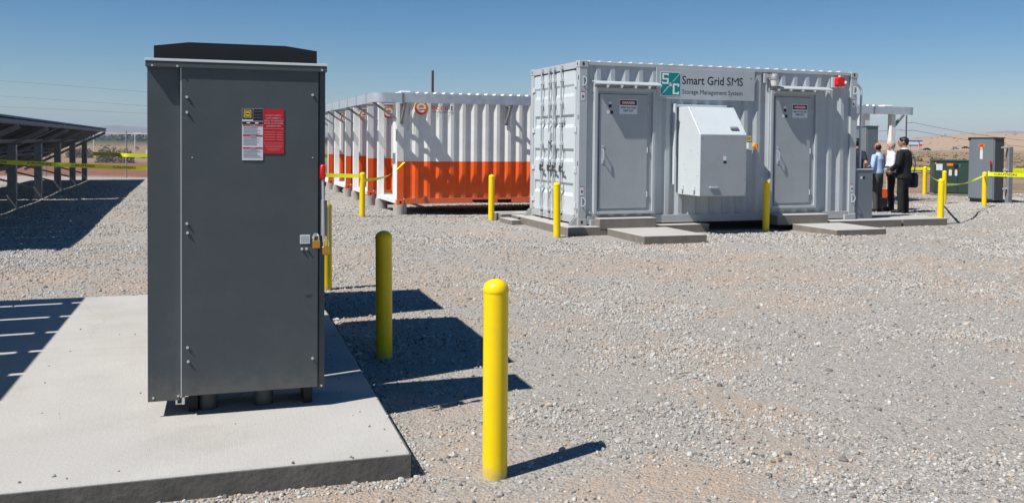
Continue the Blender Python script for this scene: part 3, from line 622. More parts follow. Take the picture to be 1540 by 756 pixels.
# sign
sg = MB(); sg.box(1.515,3.62,-.022,-.004,2.285,2.845); sg = sg.build('sign', M_sc, sc, bevel=.003); sg['label'] = 'grey sign board reading Smart Grid SMS'
MB().box(1.60,2.02,-.0255,-.0225,2.335,2.775).build('logo_border', M_pw, sg); MB().box(1.61,2.01,-.027,-.0257,2.345,2.765).build('logo_field', M_teal, sg)
def blk(segs): 
    m1 = MB(); [m1.box(a,b,-.0285,-.0272,c,d) for a,b,c,d in segs]; return m1.build('logo_letter', M_pw, sg)
a,b = 1.635,2.555   # blocky S
blk([(a,a+.13,b+.165,b+.195),(a,a+.03,b+.105,b+.165),(a,a+.13,b+.078,b+.105),(a+.10,a+.13,b+.03,b+.078),(a,a+.13,b,b+.03),(a,a+.02,b+.03,b+.045),(a+.11,a+.13,b+.150,b+.165)])
a,b = 1.855,2.370   # blocky C
blk([(a,a+.13,b+.165,b+.195),(a,a+.035,b+.03,b+.165),(a,a+.13,b,b+.03),(a+.10,a+.13,b+.03,b+.05),(a+.10,a+.13,b+.140,b+.165)])
m1 = MB(); m1.bar((1.612,-.0278,2.347),(1.765,-.0278,2.508),.0012,.011,upv=(0,0,1)); m1.build('logo_line', M_pw, sg)
m1 = MB(); m1.add([(1.612,-.0278,2.353),(1.618,-.0278,2.347),(1.770,-.0278,2.507),(1.764,-.0278,2.513)],[(0,1,2,3)]); m1.add([(1.848,-.0278,2.600),(1.854,-.0278,2.594),(2.008,-.0278,2.757),(2.002,-.0278,2.763)],[(0,1,2,3)]); m1.build('logo_line', M_pw, sg)
text('&', .10, M_pw, sg, (1.775,-.0275,2.515), bold=.001)
t1 = text('Smart Grid S', .218, M_ink, sg, (2.045,-.0225,2.565), bold=.0022, sx=.915)
xr = max(v.co.x for v in t1.data.vertices); t2 = text('M', .218, M_ink, sg, (xr+.002,-.0225,2.565), bold=-.0005, sx=1.12)
xr = max(v.co.x for v in t2.data.vertices); text('S', .218, M_ink, sg, (xr+.006,-.0225,2.565), bold=.0022, sx=.915)
text('TM', .045, M_ink, sg, (3.508,-.0225,2.69), sx=.9)
text('Storage Management System', .118, M_ink, sg, (2.05,-.0225,2.385), bold=.0, sx=.955)
# wall unit
hv = MB(); a0,a1 = 1.985,2.945
poly = [(-.03,.545),(-.78,.545),(-.78,1.64),(-.36,2.135),(-.03,2.135)]
hv.prism(poly, a0, a1, 'x'); hv = hv.build('wall_unit', M_scw, sc, bevel=.006); hv['label'] = 'pale grey sheet metal unit with sloping hood'
bx('shaded_front_panel', M_frame, hv, a0+.008,a1-.008,-.784,-.780,.555,1.63,.002)  # darker colour paints the shade of the unit's front face
bx('mount_flange', M_scw, hv, a0-.095,a0-.06,-.055,.01,.72,2.20,.003); bx('mount_flange', M_scw, hv, a0-.06,a1+.06,-.045,.01,2.138,2.19,.003); bx('mount_flange', M_scw, hv, a1+.012,a1+.05,-.045,.01,.55,2.135,.003)
m1 = MB(); m1.bar((a0+.20,-.80,.70),(a0+.36,-.80,.70),.025,.03); m1.box(a0+.19,a0+.37,-.80,-.785,.685,.715); m1.build('pull_handle', M_steel, hv, bevel=.003)
for q in (-.62,-.22): m1 = MB(); m1.box(a0-.02,a0-.0005,q-.02,q+.03,.63,.72); m1.box(a0-.05,a0-.02,q-.02,q+.03,.63,.655); m1.build('bracket', M_scw, hv, bevel=.002)
sl_ = Vector((0,.42,.495)).normalized()
m1 = MB(); yy,zz = -.70,1.64+.08*.495/.42; m1.bar((a0+.66,yy-.012,zz+.02),(a0+.82,yy-.012,zz+.02),.05,.03,upv=(0,-.7,.7)); m1.build('latch', M_gal, hv, bevel=.002)
m1 = MB()
for a in (a0+.03,a1-.03):
    for q in range(5): m1.tube([(a,-.790,.60+q*.245),(a,-.783,.60+q*.245)],.007,6)
for q in range(4):
    for a in (a0+.03,a1-.03): y_ = -.74+q*.115; z_ = 1.64+(y_+.78)*.495/.42; m1.tube([(a,y_-.004,z_+.004),(a,y_+.002,z_-.002)],.007,6)
for q,p in ((-.25,1.1),(-.45,1.35),(-.5,1.35),(-.30,1.0),(-.7,.9),(-.7,1.3)): m1.tube([(a0-.005,q,p),(a0,q,p)],.007,6)
m1.build('screw', M_gal, hv)
st = MB().box(a0+.47,a0+.54,-.7855,-.7845,1.12,1.28).build('sticker', M_label, hv); MB().box(a0+.472,a0+.538,-.7865,-.7857,1.262,1.275).build('print', M_rdp, hv); MB().box(a0+.472,a0+.538,-.7865,-.7857,1.125,1.175).build('print', M_ink, hv); text('?',.06,M_ink2,hv,(a0+.505,-.7862,1.19),align='CENTER') if False else None
# switch
bx('switch_box', M_scw, sc, 3.46,3.60,-.09,.01,1.36,1.50,.004); MB().tube([(3.60,-.105,1.44),(3.60,-.0,1.44)],.055,14).build('switch_plate', M_yelp, sc, smooth=True)
m1 = MB(); m1.tube([(3.60,-.14,1.44),(3.60,-.105,1.44)],.042,14); m1.box(3.588,3.612,-.155,-.14,1.40,1.48); m1.build('switch_knob', M_bolt2, sc, bevel=.002)
ys = MB().box(3.46,3.57,-.012,-.008,1.53,1.63).build('yellow_sticker', M_yelp, sc); [MB().box(3.475,3.555,-.0135,-.0125,1.555+q*.02,1.563+q*.02).build('print', M_ink2, ys) for q in range(3)]
# wall lamp
lp = bx('lamp_bracket', M_steel, sc, 3.83,3.90,-.03,.01,2.64,2.82,.004); m1 = MB(); m1.box(3.88,3.93,-.16,-.03,2.73,2.80); m1.build('lamp_arm', M_gal, lp, bevel=.004)
m1 = MB(); m1.tube([(3.97,-.16,2.70),(3.97,-.16,2.735),(3.97,-.16,2.79),(3.97,-.16,2.815)],[.095,.092,.075,.04],18); m1.build('lamp_hood', M_gal, lp, smooth=True)
m1 = MB(); m1.tube([(3.97,-.16,2.57),(3.97,-.16,2.58),(3.97,-.16,2.70)],[.05,.065,.085],18); m1.build('lamp_glass', M_lamp, lp, smooth=True)
m1 = MB(); m1.tube([(3.955,-.012,2.55),(3.955,-.012,1.05)],.008,8); m1.build('frame_edge_light', M_scw, sc, smooth=True)  # pale tube stands in for the sunlit edge of the door frame
# alarm strobe
m1 = MB(); m1.box(5.42,5.72,-.010,.01,2.60,2.80); bp = m1.build('alarm_plate', M_label, sc, bevel=.003)
m1 = MB(); m1.prism([(5.50,2.62),(5.62,2.62),(5.65,2.65),(5.65,2.77),(5.62,2.80),(5.50,2.80),(5.47,2.77),(5.47,2.65)],-.12,-.011); m1.build('alarm_housing', M_redpl, bp, bevel=.006)
m1 = MB(); m1.tube([(5.67,-.10,2.70),(5.64,-.13,2.70)],[.022,.028],12); m1.tube([(5.56,-.06,2.80),(5.56,-.06,2.835)],.025,12); m1.build('alarm_lens', M_lamp, bp, smooth=True)
# anchor clamps at the bottom corners
for a,s in ((.22,1),(Lc-.30,1)):
    m1 = MB(); m1.box(a,a+.26,-.06,.0,.0,.10); m1.bar((a-.02,-.04,.24) if s and a<1 else (a,-.03,.02),(a+.20,-.05,.10),.02,.03); m1.build('anchor_clamp', M_frame, sc, bevel=.004)
for b in (.04,2.28):
    m1 = MB(); m1.prism([(-.15,-.002),(.0,-.002),(.0,.14),(-.03,.14)], b, b+.02); m1.prism([(-.15,-.002),(.0,-.002),(.0,.14),(-.03,.14)], b+.07, b+.09); m1.box(-.16,.0,b-.02,b+.11,-.002,.008); m1.build('anchor_foot', M_sc, sc)

# concrete under it
def slab(name, a0,a1,b0,b1,z0,z1,label,cat,group=None,frm=(1.176,15.85,.346), lump=0):
    t_ = empty(name, (*frm[:2],0), frm[2], label, cat, group)
    q = MB().box(a0,a1,b0,b1,z0,z1-.004).build('side', M_concs, t_, bevel=.008)  # shade on the side faces is darkened into this concrete colour
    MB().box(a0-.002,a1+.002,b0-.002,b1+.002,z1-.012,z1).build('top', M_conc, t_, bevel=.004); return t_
G1 = 'concrete footings under the grey container'
slab('concrete_footing',-.30,.46,-.25,Wc+.25,-.1,.150,'concrete footing under the double door end of the grey container','concrete footing',G1)
slab('concrete_footing',1.45,2.55,-.22,.6,-.1,.149,'concrete footing between the left steps and the wall unit','concrete footing',G1)
slab('concrete_footing',5.20,6.95,-.30,Wc+.2,-.1,.150,'concrete footing under the right end of the grey container','concrete footing',G1)
slab('concrete_footing',7.00,8.15,-.28,.75,-.1,.148,'concrete slab right of the grey container beneath the standing group','concrete footing',G1)
slab('concrete_footing',-.45,.35,2.85,3.5,-.1,.149,'concrete slab between the orange container and the grey container','concrete footing',G1)
slab('concrete_footing',-.56,-.36,1.9,2.6,-.1,.10,'small concrete block left of the grey container footing','concrete footing',G1)
bx('concrete_footing', M_concs, None, 0,1,0,.5,0,.1) if False else None
G2 = 'concrete entry steps'
slab('entry_step',.45,1.62,-1.62,-.26,-.1,.118,'wide lower concrete step at the left door','concrete step',G2)
slab('entry_step',.30,1.42,-.255,-.01,.10,.290,'narrow upper concrete step at the left door','concrete step',G2)
slab('entry_step',4.32,5.42,-1.55,-.31,-.1,.118,'wide lower concrete step at the right door','concrete step',G2)
slab('entry_step',3.98,5.15,-.305,-.01,.10,.290,'narrow upper concrete step at the right door','concrete step',G2)
m1 = MB(); m1.tube([(0,0,-.05),(0,0,.12)],.03,12); m1.tube([(.10,0,-.05),(.10,0,.10)],.02,10); m1.tube([(0,0,.12),(0,0,.14)],.045,12)
q = fr(*SCP,-.33,2.15); cs = m1.build('conduit_stub', M_gal, None, smooth=True); cs.location = (q[0],q[1],0); tag(cs,'short grey pipe stub beside the footing left of the container doors','pipe')

# ---------------------------------------------------------------- battery containers with white and orange walls
EX, EY, EZ, ET = -2.694, 21.015, .125, .346
def battery(L_, porch_left, porch_right, logo):
    t_ = empty('battery_container', (0,0,0), ET)
    H = 2.591; Wd = 2.40
    a0 = .16; a1 = L_-.16
    mb = MB(); corr(mb, a0, a1 if not porch_right else L_-.90, .15, H-.06, .012, .038, pitch=.29, zsplit=1.02, off=.17); mb.build('side_wall', None, t_, mats=[M_orange,M_white], fix=False)
    mb = MB(); x0 = .42 if porch_left else .1; x1 = L_-.90 if porch_right else L_-.1; mb.cur=0; mb.box(x0,x1,Wd-.05,Wd-.015,.15,1.0199); mb.cur=1; mb.box(x0,x1,Wd-.05,Wd-.015,1.02,H-.05); mb.build('back_wall', None, t_, mats=[M_orange,M_white])
    mb = MB(); mb.box(.40,.43,.06,Wd-.06,.10,H-.06); mb.build('end_wall', M_white, t_); bx('end_door', M_scw, t_, .385,.398,.12,1.15,.14,2.2,.003); MB().tube([(.365,.35,1.0),(.384,.35,1.0)],.18,20).build('fan_grille', M_black, t_, smooth=True)
    xe = L_-.93 if porch_right else L_-.06; MB().box(xe,xe+.03,.06,Wd-.06,.1,H-.06).build('end_wall', M_white, t_)
    # corner posts: near side posts carry the orange band
    for ax in (0,L_-.16):
        for by in (0,Wd-.16):
            mb = MB(); near_ = by == 0
            mb.cur = 0 if near_ else 1
            if near_ and ax == 0: 
                mb.box(ax+.006,ax+.157,by+.003,by+.157,.118,1.0199); mb.cur = 1; mb.box(ax+.006,ax+.157,by+.003,by+.157,1.02,H-.1)
                q = mb.build('corner_post', None, t_, mats=[M_orange,M_white]); mb = MB(); mb.box(ax-.003,ax+.005,by+.003,by+.157,.118,H-.1); mb.build('post_face', M_white, t_)
            else: mb.cur = 0; mb.box(ax+.003,ax+.157,by+.003,by+.157,.118,H-.1); mb.build('corner_post', M_white, t_, bevel=.006)
            cc = MB().box(ax,ax+.175,by-.003,by+.165,0,.118).build('corner_casting', M_orange if near_ else M_white, t_, bevel=.008)
            pts_ = [(ax+.085+.024*math.cos(t), .06+.034*math.sin(t)) for t in np.linspace(0,2*math.pi,13)[:-1]]
            if near_: MB().prism(pts_, by-.0045, by-.003).build('casting_slot', M_gasket, cc)
    bx('end_sill', M_white, t_, .003,.40,.166,Wd-.166,.02,.118,.004)
    for (f0,f1) in ((.178,1.86),(2.29,2.50),(2.87,L_-.178)): bx('bottom_rail', M_orange, t_, f0,f1,.005,.06,.02,.150,.003)
    MB().box(1.86,2.29,.005,.06,.10,.1499).build('bottom_rail', M_orange, t_); MB().box(2.50,2.87,.005,.06,.10,.1499).build('bottom_rail', M_orange, t_)
    bx('bottom_rail', M_white, t_, .178,L_-.178,Wd-.06,Wd-.005,.02,.150,.003)
    MB().box(.1,L_-.1,.061,Wd-.061,.06,.10).build('floor', M_gasket, t_)
    bx('top_rail', M_white, t_, .1,L_-.1,.003,.06,H-.10,H,.003); bx('top_rail', M_white, t_, .1,L_-.1,Wd-.06,Wd-.003,H-.10,H,.003); bx('roof', M_white, t_, .02,L_-.02,.061,Wd-.061,H-.05,H+.01,.003)
    if logo:
        # the ring logo wraps on the flats of the sheet
        cx,cz = .575,2.285
        lg = MB().prism([(cx+.165*math.cos(t),cz+.165*math.sin(t)) for t in np.linspace(0,2*math.pi,33)[:-1]],.008,.0105).build('logo_disc', None, t_)
        lg.data.materials.clear(); lg.data.materials.append(LOGO)
        m1 = MB(); ang = np.linspace(R(0),R(318),28)
        rin = [(cx+.068*math.cos(t),cz+.068*math.sin(t)) for t in ang]; rout = [(cx+.112*math.cos(t),cz+.112*math.sin(t)) for t in ang]
        vs = [(p[0],.0065,p[1]) for p in rin]+[(p[0],.0065,p[1]) for p in rout]; k = len(ang); m1.add(vs,[(i,i+1,i+1+k,i+k) for i in range(k-1)])
        m1.build('logo_ring', M_pw, t_, fix=False)
        MB().box(cx-.07,cx+.110,.0055,.0075,cz-.030,cz-.002).build('logo_bar', M_pw, t_)
        for ch,xx,mt in (('e',.82,M_rdp),('c',.935,M_orp if False else M_rdp),('o',1.035,M_orp),('u',1.145,M_ink2),('l',1.245,M_ink2),('t',1.285,M_ink2)): text(ch,.19,mt,t_,(xx,.007,2.245),bold=.0)
        MB().box(.83,1.36,.006,.0075,2.185,2.197).build('logo_line', M_ink2, t_)
    return t_
LOGO = bpy.data.materials.new('orange to red print'); LOGO.use_nodes = True; t = LOGO.node_tree
tc = t.nodes.new('ShaderNodeTexCoord'); sx_ = t.nodes.new('ShaderNodeSeparateXYZ'); t.links.new(tc.outputs['Generated'], sx_.inputs[0]); rp = t.nodes.new('ShaderNodeValToRGB'); rp.color_ramp.elements[0].color = (.62,.01,.02,1); rp.color_ramp.elements[1].color = (.80,.32,.02,1); t.links.new(sx_.outputs[2], rp.inputs[0]); t.links.new(rp.outputs[0], t.nodes['Principled BSDF'].inputs['Base Color'])
GB = 'white and orange battery containers in a row'
bc = battery(6.058, True, False, True)
lbl = ['front battery container whose long orange and white wall carries the ecoult logo','second battery container of the row, just behind the front one','third battery container of the row, between the second and the farthest','farthest battery container of the row, beside the grey cabinet edge']
for i in range(4):
    o = bc if i == 0 else copy_tree(bc)
    q = fr(EX,EY,ET,.0,3.66*i); o.location = (q[0],q[1],EZ); tag(o, lbl[i], 'shipping container', GB)
br = battery(6.06, False, True, False); q = fr(EX,EY,ET,8.60,0); br.location = (q[0],q[1],EZ); tag(br, 'battery container whose white open end shows right of the grey container behind the people','shipping container',GB)
# concrete piers
pier = MB().tube([(0,0,-.3),(0,0,0)],.16,20).build('concrete_pier', M_pier, None, smooth=True)
k = 0
for i in range(4):
    for (a,b,wh) in ((.10,.12,'near left'),(.10,2.28,'far left'),(5.95,.12,'near right')):
        if i and wh == 'near right': continue
        o = pier if k == 0 else pier.copy()
        if k: C.objects.link(o)
        k += 1; q = fr(EX,EY,ET,a,b+3.66*i); o.location = (q[0],q[1],EZ+.001)
        tag(o, 'round concrete pier under the %s corner of the %s battery container' % (wh, ['front','second','third','farthest'][i]), 'pier', 'concrete piers under the battery containers')
# canopy over the row
cn = empty('canopy', (EX,EY,EZ), ET, 'galvanised canopy rim with braces and white deck running over the battery containers', 'canopy')
z0,z1 = 2.385,2.60
def fascia_path():
    p = [(-.62,14.0),(-.62,-.14)]
    for t in np.linspace(math.pi,1.5*math.pi,7): p.append((-.37+.25*math.cos(t), -.14+.25*math.sin(t)))
    p += [(14.80,-.39)]
    for t in np.linspace(1.5*math.pi,2*math.pi,5): p.append((14.80+.25*math.cos(t), -.14+.25*math.sin(t)))
    p += [(15.05,3.0)]
    return p
p = fascia_path(); m1 = MB(); k = len(p)
m1.add([(a,b,z) for z in (z0,z1) for a,b in p],[(i,i+1,i+1+k,i+k) for i in range(k-1)])
m1.add([(a+ (0.05 if a<0 else (-.05 if a>14.9 else 0)),b+(.05 if b<-.3 else 0),z0) for a,b in p]+[(a,b,z0) for a,b in p],[(i,i+1,i+1+k,i+k) for i in range(k-1)])
m1.add([(a+ (0.05 if a<0 else (-.05 if a>14.9 else 0)),b+(.05 if b<-.3 else 0),z1) for a,b in p]+[(a,b,z1) for a,b in p],[(i,i+k,i+1+k,i+1) for i in range(k-1)])
fa = m1.build('fascia', M_steel, cn, fix=False)
for a in (.02,3.36,6.9,10.2,13.5): bx('splice_plate', M_gal, cn, a,a+.05,-.396,-.391,z0,z1,0)
for i in range(10): b = .6+1.35*i; bx('splice_plate', M_gal, cn, -.626,-.621,b,b+.04,z0,z1+.02,0)
# deck ribs seen end on
prof = []; a = .06
while a < 13.9: prof += [(a,z1+.013),(a+.03,z1+.062),(a+.14,z1+.062),(a+.17,z1+.013)]; a += .212
k = len(prof); m1 = MB(); m1.add([(p_,-.02,z) for p_,z in prof]+[(p_,2.42,z) for p_,z in prof]+[(p_,-.02,z1-.005) for p_,z in prof],[(i,i+1,i+1+k,i+k) for i in range(k-1)]+[(i+2*k,i+1+2*k,i+1,i) for i in range(k-1)]); m1.build('deck', M_white, cn, fix=False)
for i in (1,2,3): MB().box(.0,6.05,3.66*i-.01,3.66*i+2.42,z1+.003,z1+.03).build('deck', M_white, cn)
bx('vent_cap', M_white, cn, .0,.26,-.30,-.06,z1-.05,z1+.055,.02); bx('vent_cap', M_white, cn, 14.15,14.45,-.1,.2,z1-.03,z1+.06,.02)
for (a,b) in [(0,.08+3.66*i+d) for i in range(4) for d in (0,2.24)]:
    m1 = MB(); m1.bar((0.0,b,2.02),(-.58,b,z0+.02),.05,.05); m1.bar((.02,b,z0+.03),(-.60,b,z0+.03),.05,.05); m1.build('brace', M_gal, cn)
for a in (.10,2.70,5.9,8.8,11.5): m1 = MB(); m1.bar((a,-.0,1.95),(a+.02,-.35,z0+.02),.05,.05); m1.bar((a,.0,z0+.0),(a,-.35,z0+.03),.05,.05); m1.box(a-.04,a+.04,-.01,.012,1.90,2.38); m1.build('brace', M_gal, cn)
m1 = MB(); m1.bar((14.62,.10,2.0),(15.02,.10,z0+.02),.07,.07); m1.build('brace', M_gal, cn)
m1 = MB(); m1.tube([(.30,-.02,2.36),(.27,-.012,2.1),(.25,-.012,1.75)],.008,6); m1.build('cable', M_gal, cn)

# ---------------------------------------------------------------- things to the right of the grey container
bxr = empty('utility_box', (*fr(*SCP,6.07,.03),.150), .346, 'low mid grey steel box standing against the right end of the grey container', 'electrical box')
bx('body', M_cab2, bxr, 0,.43,0,.6,0,.98,.006); bx('lid', M_scw, bxr, -.01,.44,-.012,.61,.981,1.0,.003); MB().box(.12,.17,-.003,-.001,.80,.85).build('sticker', M_label, bxr); MB().box(.18,.23,-.003,-.001,.80,.85).build('sticker', M_ink, bxr)
x,y = fr(*SCP,6.30,.25)
hr = empty('ladder_rail', (x,y,0), .346, 'bent galvanised pipe rail rising beside the right end of the grey container', 'rail')
MB().tube([(-.28,0,2.85),(-.10,0,2.86)]+[(-.10+.16*math.sin(t),0,2.70+.16*math.cos(t)) for t in np.linspace(.2,math.pi/2,7)]+[(.06,0,2.0),(.06,0,.95)],.024,12).build('pipe', M_steel, hr, smooth=True)
MB().tube([(-.28,0,1.95),(.06,0,1.95)],.018,10).build('cross_pipe', M_steel, hr, smooth=True)
tb = empty('tall_enclosure', (9.50,24.1,.0), .346, 'tall blue grey enclosure behind the group of people under the canopy end', 'electrical cabinet')
bx('body', M_cab2, tb, 0,.40,0,.5,.1,2.13,.006); bx('roof_lip', M_cab2, tb, -.02,.42,-.02,.52,2.13,2.155,.003); bx('door', M_cab2, tb, .03,.37,-.015,-.001,.2,2.05,.003)
bb_ = empty('orange_crate', (9.62,23.4,0), .2, 'small orange crate on the gravel behind the legs of the group', 'crate'); bx('body', M_orange, bb_, -.12,.12,-.13,.13,.26,.50,.01); bx('base', M_black, bb_, -.13,.13,-.14,.14,0,.259,.01)
bb_ = empty('folded_board', (9.38,22.9,0), .3, 'light blue board leaning behind the legs of the man in the blue shirt', 'board'); m1 = MB(); m1.bar((0,0,0),(0,.18,.42),.26,.02,upv=(1,0,0)); m1.build('panel', mat('blue vinyl',(.06,.16,.42),.4), bb_, bevel=.003); m1 = MB(); m1.bar((0,.36,0),(0,.19,.42),.24,.02,upv=(1,0,0)); m1.build('prop', M_gal, bb_)

# tall blue grey switch cabinet, its wide face to the left
c2 = empty('switch_cabinet', (13.774,25.613,.09), .346, 'tall blue grey cabinet with orange warning label and red handle behind the taped bollard', 'electrical cabinet')
bx('body', M_cab2, c2, .02,.36,.01,.90,0,1.78,.004); bx('door', M_cab2, c2, .0,.019,.045,.895,.03,1.75,.003); bx('roof_lip', M_cab2d, c2, -.02,.38,-.02,.92,1.781,1.80,.002)
MB().box(.02,.36,.004,.0095,0.01,1.78).build('shaded_side_panel', M_cab2d, c2); MB().box(-.018,.02,.84,.92,1.72,1.7805).build('hinge_cover', M_black, c2)  # dark sheet paints the shade on the side turned from the sun
for (b0,b1,h0,h1,mt) in ((.35,.56,1.52,1.60,M_orp),(.42,.49,1.44,1.515,M_yelp),(.405,.50,1.17,1.435,M_label)): MB().box(-.003,-.001,b0,b1,h0,h1).build('sticker', mt, c2)
MB().box(-.004,-.0032,.38,.53,1.53,1.59).build('sticker', M_rdp, c2)
m1 = MB(); m1.box(-.05,-.001,.06,.10,.72,1.02); lv = m1.build('handle_bracket', M_cab2d, c2, bevel=.004); m1 = MB(); m1.bar((-.06,.08,1.0),(-.06,.08,1.13),.04,.05); m1.build('lever_grip', M_redpl, lv, bevel=.006); MB().box(-.03,-.001,.14,.18,.78,.83).build('latch', M_pw, c2)
m1 = MB(); m1.box(.03,.33,.08,.86,-.09,-.001); m1.build('base', M_black, c2)
bx('back_box', M_cab2d, c2, .365,.50,.2,.7,.35,1.30,.003)
po = empty('steel_post', (14.26,25.72,0), .346, 'square grey steel post with brackets right of the tall blue grey cabinet', 'post')
bx('upright', M_gal, po, -.075,.075,-.06,.06,-.2,1.62,.004)
for zz in (1.60,.95,.42): MB().tube([(-.30 if zz>1.5 else -.22,0,zz),(-.07,0,zz)],.025,8).build('bracket', M_steel, po, smooth=True)
tr = empty('transformer', (13.98,29.7,0), -.33, 'low dark green pad mounted transformer with white and orange labels', 'transformer')
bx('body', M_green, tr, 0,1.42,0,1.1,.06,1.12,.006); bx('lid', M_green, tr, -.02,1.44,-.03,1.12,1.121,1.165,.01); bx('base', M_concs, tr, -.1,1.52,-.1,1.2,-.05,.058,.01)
bx('left_door', M_green, tr, .03,.70,-.018,-.001,.09,1.10,.004); bx('right_door', M_green, tr, .715,1.40,-.018,-.001,.09,1.10,.004); bx('handle', M_lock, tr, 1.30,1.38,-.05,-.019,.30,.33,.003)
for x0,x1,h0,h1,mt in ((.06,.25,.83,1.04,M_label),(.02,.06,1.02,1.09,M_orp),(.38,.56,.98,1.06,M_orp),(.74,.79,.95,1.05,M_teal),(.44,.53,.66,.84,M_label),(.62,.71 if False else .695,.66,.84,M_label),(.44,.53,.842,.87,M_orp),(.62,.695,.842,.87,M_orp)): MB().box(x0,x1,-.022,-.0185,h0,h1).build('sticker', mt, tr)
MB().box(.59,.69,-.04,-.019,.92,1.02).build('latch_cover', M_black, tr)

# ---------------------------------------------------------------- solar arrays
def array(origin, ang, length, mw, gap, high, L_, zlow, post0, postd, label, first_gap=None):
    # local frame: x = -u direction reversed (towards low side is -x), y = towards the camera is -y
    t_ = empty('solar_array', origin, ang, label, 'solar array', 'rows of solar panels')
    rise = high-zlow; sl = math.hypot(L_, rise); ux, uz = -L_/sl, -rise/sl; nx, nz = uz, -ux   # nx,nz: downward side
    nx, nz = rise/sl, -L_/sl
    mod = None; rowlen = (sl-.03)/2
    def pt(d, y, off): return (ux*d+nx*off, y, high+uz*d+nz*off)
    def slabm(m_, d0,d1,y0,y1,o0,o1):
        vs = [pt(d,y,o) for o in (o0,o1) for d,y in ((d0,y0),(d1,y0),(d1,y1),(d0,y1))]
        m_.add(vs,[(0,1,2,3),(7,6,5,4),(0,4,5,1),(1,5,6,2),(2,6,7,3),(3,7,4,0)]); return m_
    base = {}
    for rw in range(2):
        m1 = MB(); d0 = rw*(rowlen+.03); d1 = d0+rowlen
        m1.cur = 0; slabm(m1,d0,d1,-mw,0,.0,.006); m1.cur = 1; slabm(m1,d0+.03,d1-.03,-mw+.03,-.03,.0062,.012)
        m1.cur = 2; slabm(m1,d0,d0+.03,-mw,0,.0062,.035); slabm(m1,d1-.03,d1,-mw,0,.0062,.035); slabm(m1,d0+.03,d1-.03,-mw,-mw+.03,.0062,.035); slabm(m1,d0+.03,d1-.03,-.03,0,.0062,.035)
        base[rw] = m1
    y = 0; i = 0; protos = {}
    while y < length:
        for rw in range(2):
            if rw not in protos: protos[rw] = o = base[rw].build('panel', None, t_, mats=[M_pvf,M_pv,M_alu])
            else: o = protos[rw].copy(); C.objects.link(o)
            o.location = (0,-y,0)
        y += mw+gap; i += 1
        if first_gap and i % first_gap == 0: y += .22
    Ly = y
    for d in (.06, .9, sl*.55, sl-.5): m1 = MB(); slabm(m1,d,d+.06,-Ly,.12,.036,.11); m1.build('purlin', M_gal, t_)
    yy = post0
    while yy < Ly:
        px_ = -.75; zt = high+uz*(.75/-ux)-.10
        bx('post', M_gal, t_, px_-.09,px_+.09,-yy-.09,-yy+.09,-.3,zt-.08,.005)
        m1 = MB(); slabm(m1,.1,sl-.15,-yy-.035,-yy+.035,.111,.20); m1.build('rafter', M_gal, t_)
        m1 = MB(); m1.bar((px_-.05,-yy,.28),(px_-1.50,-yy,high+uz*(2.25/-ux)-.20),.05,.05); m1.build('strut', M_gal, t_)
        yy += postd
    return t_
array((-15.83,35.0,0), .346, 23.6, .99, .012, 2.02, 3.0, .50, .3, 3.75, 'long row of tilted solar panels seen from beneath at the left edge of the yard', 12)
array((-5.24,8.02,0), .32, 5.6, .60, .06, 2.0, 3.0, .5, .8, 2.4, 'near row of tilted solar panels outside the left edge whose gaps stripe the concrete pad')

# ---------------------------------------------------------------- fences
def fence(p0, p1, h, label, npost, mesh0=.03, rail=True, pr=.03, pitch=.09):
    p0 = Vector((*p0,0)); p1 = Vector((*p1,0)); Lf = (p1-p0).length; ang = math.atan2((p1-p0).y,(p1-p0).x)
    t_ = empty('chain_link_fence', p0, ang, label, 'fence', None)
    m1 = MB(); k = int((Lf+h)/pitch); wv = .0028
    for i in range(k):
        for s in (1,-1):
            x0 = i*pitch - (h if s > 0 else 0); x1 = x0+h; za, zb = (mesh0,h) if s > 0 else (h,mesh0)
            if x0 < 0: f = -x0/h; za += (zb-za)*f; x0 = 0
            if x1 > Lf: f = (Lf-x0)/max(x1-x0,1e-6); zb = za+(zb-za)*f; x1 = Lf
            if x1 <= x0+.01: continue
            d = Vector((x1-x0,0,zb-za)).normalized(); nrm = Vector((-d.z,0,d.x))*wv
            a = Vector((x0,s*.003,za)); b = Vector((x1,s*.003,zb))
            m1.add([a-nrm,a+nrm,b+nrm,b-nrm],[(0,1,2,3)])
    o = m1.build('wire_mesh', M_chain, t_, fix=False); o['kind'] = 'stuff'
    if rail: MB().tube([(0,0,h),(Lf,0,h)],pr*.7,8).build('top_rail', M_chain, t_, smooth=True)
    for i in range(npost+1): x = Lf*i/npost; MB().tube([(x,0,-.1),(x,0,h+.12)],pr,8).build('post', M_chain, t_, smooth=True)
    return t_
fence((-33,37.6),(-6,37.4),1.82,'tall chain link fence behind the solar panels on the left',8)
fence((12.0,31.6),(33,29.0),.70,'low chain link fence with pipe rail behind the tall blue grey cabinet',7,pr=.045)
pl = MB().box(-.22,.22,-.004,.0,0,.16).build('fence_sign', M_label, None); pl.location = (-15.05,37.40,1.0); tag(pl,'small white plate fixed on the left chain link fence near the cabinet edge','sign')

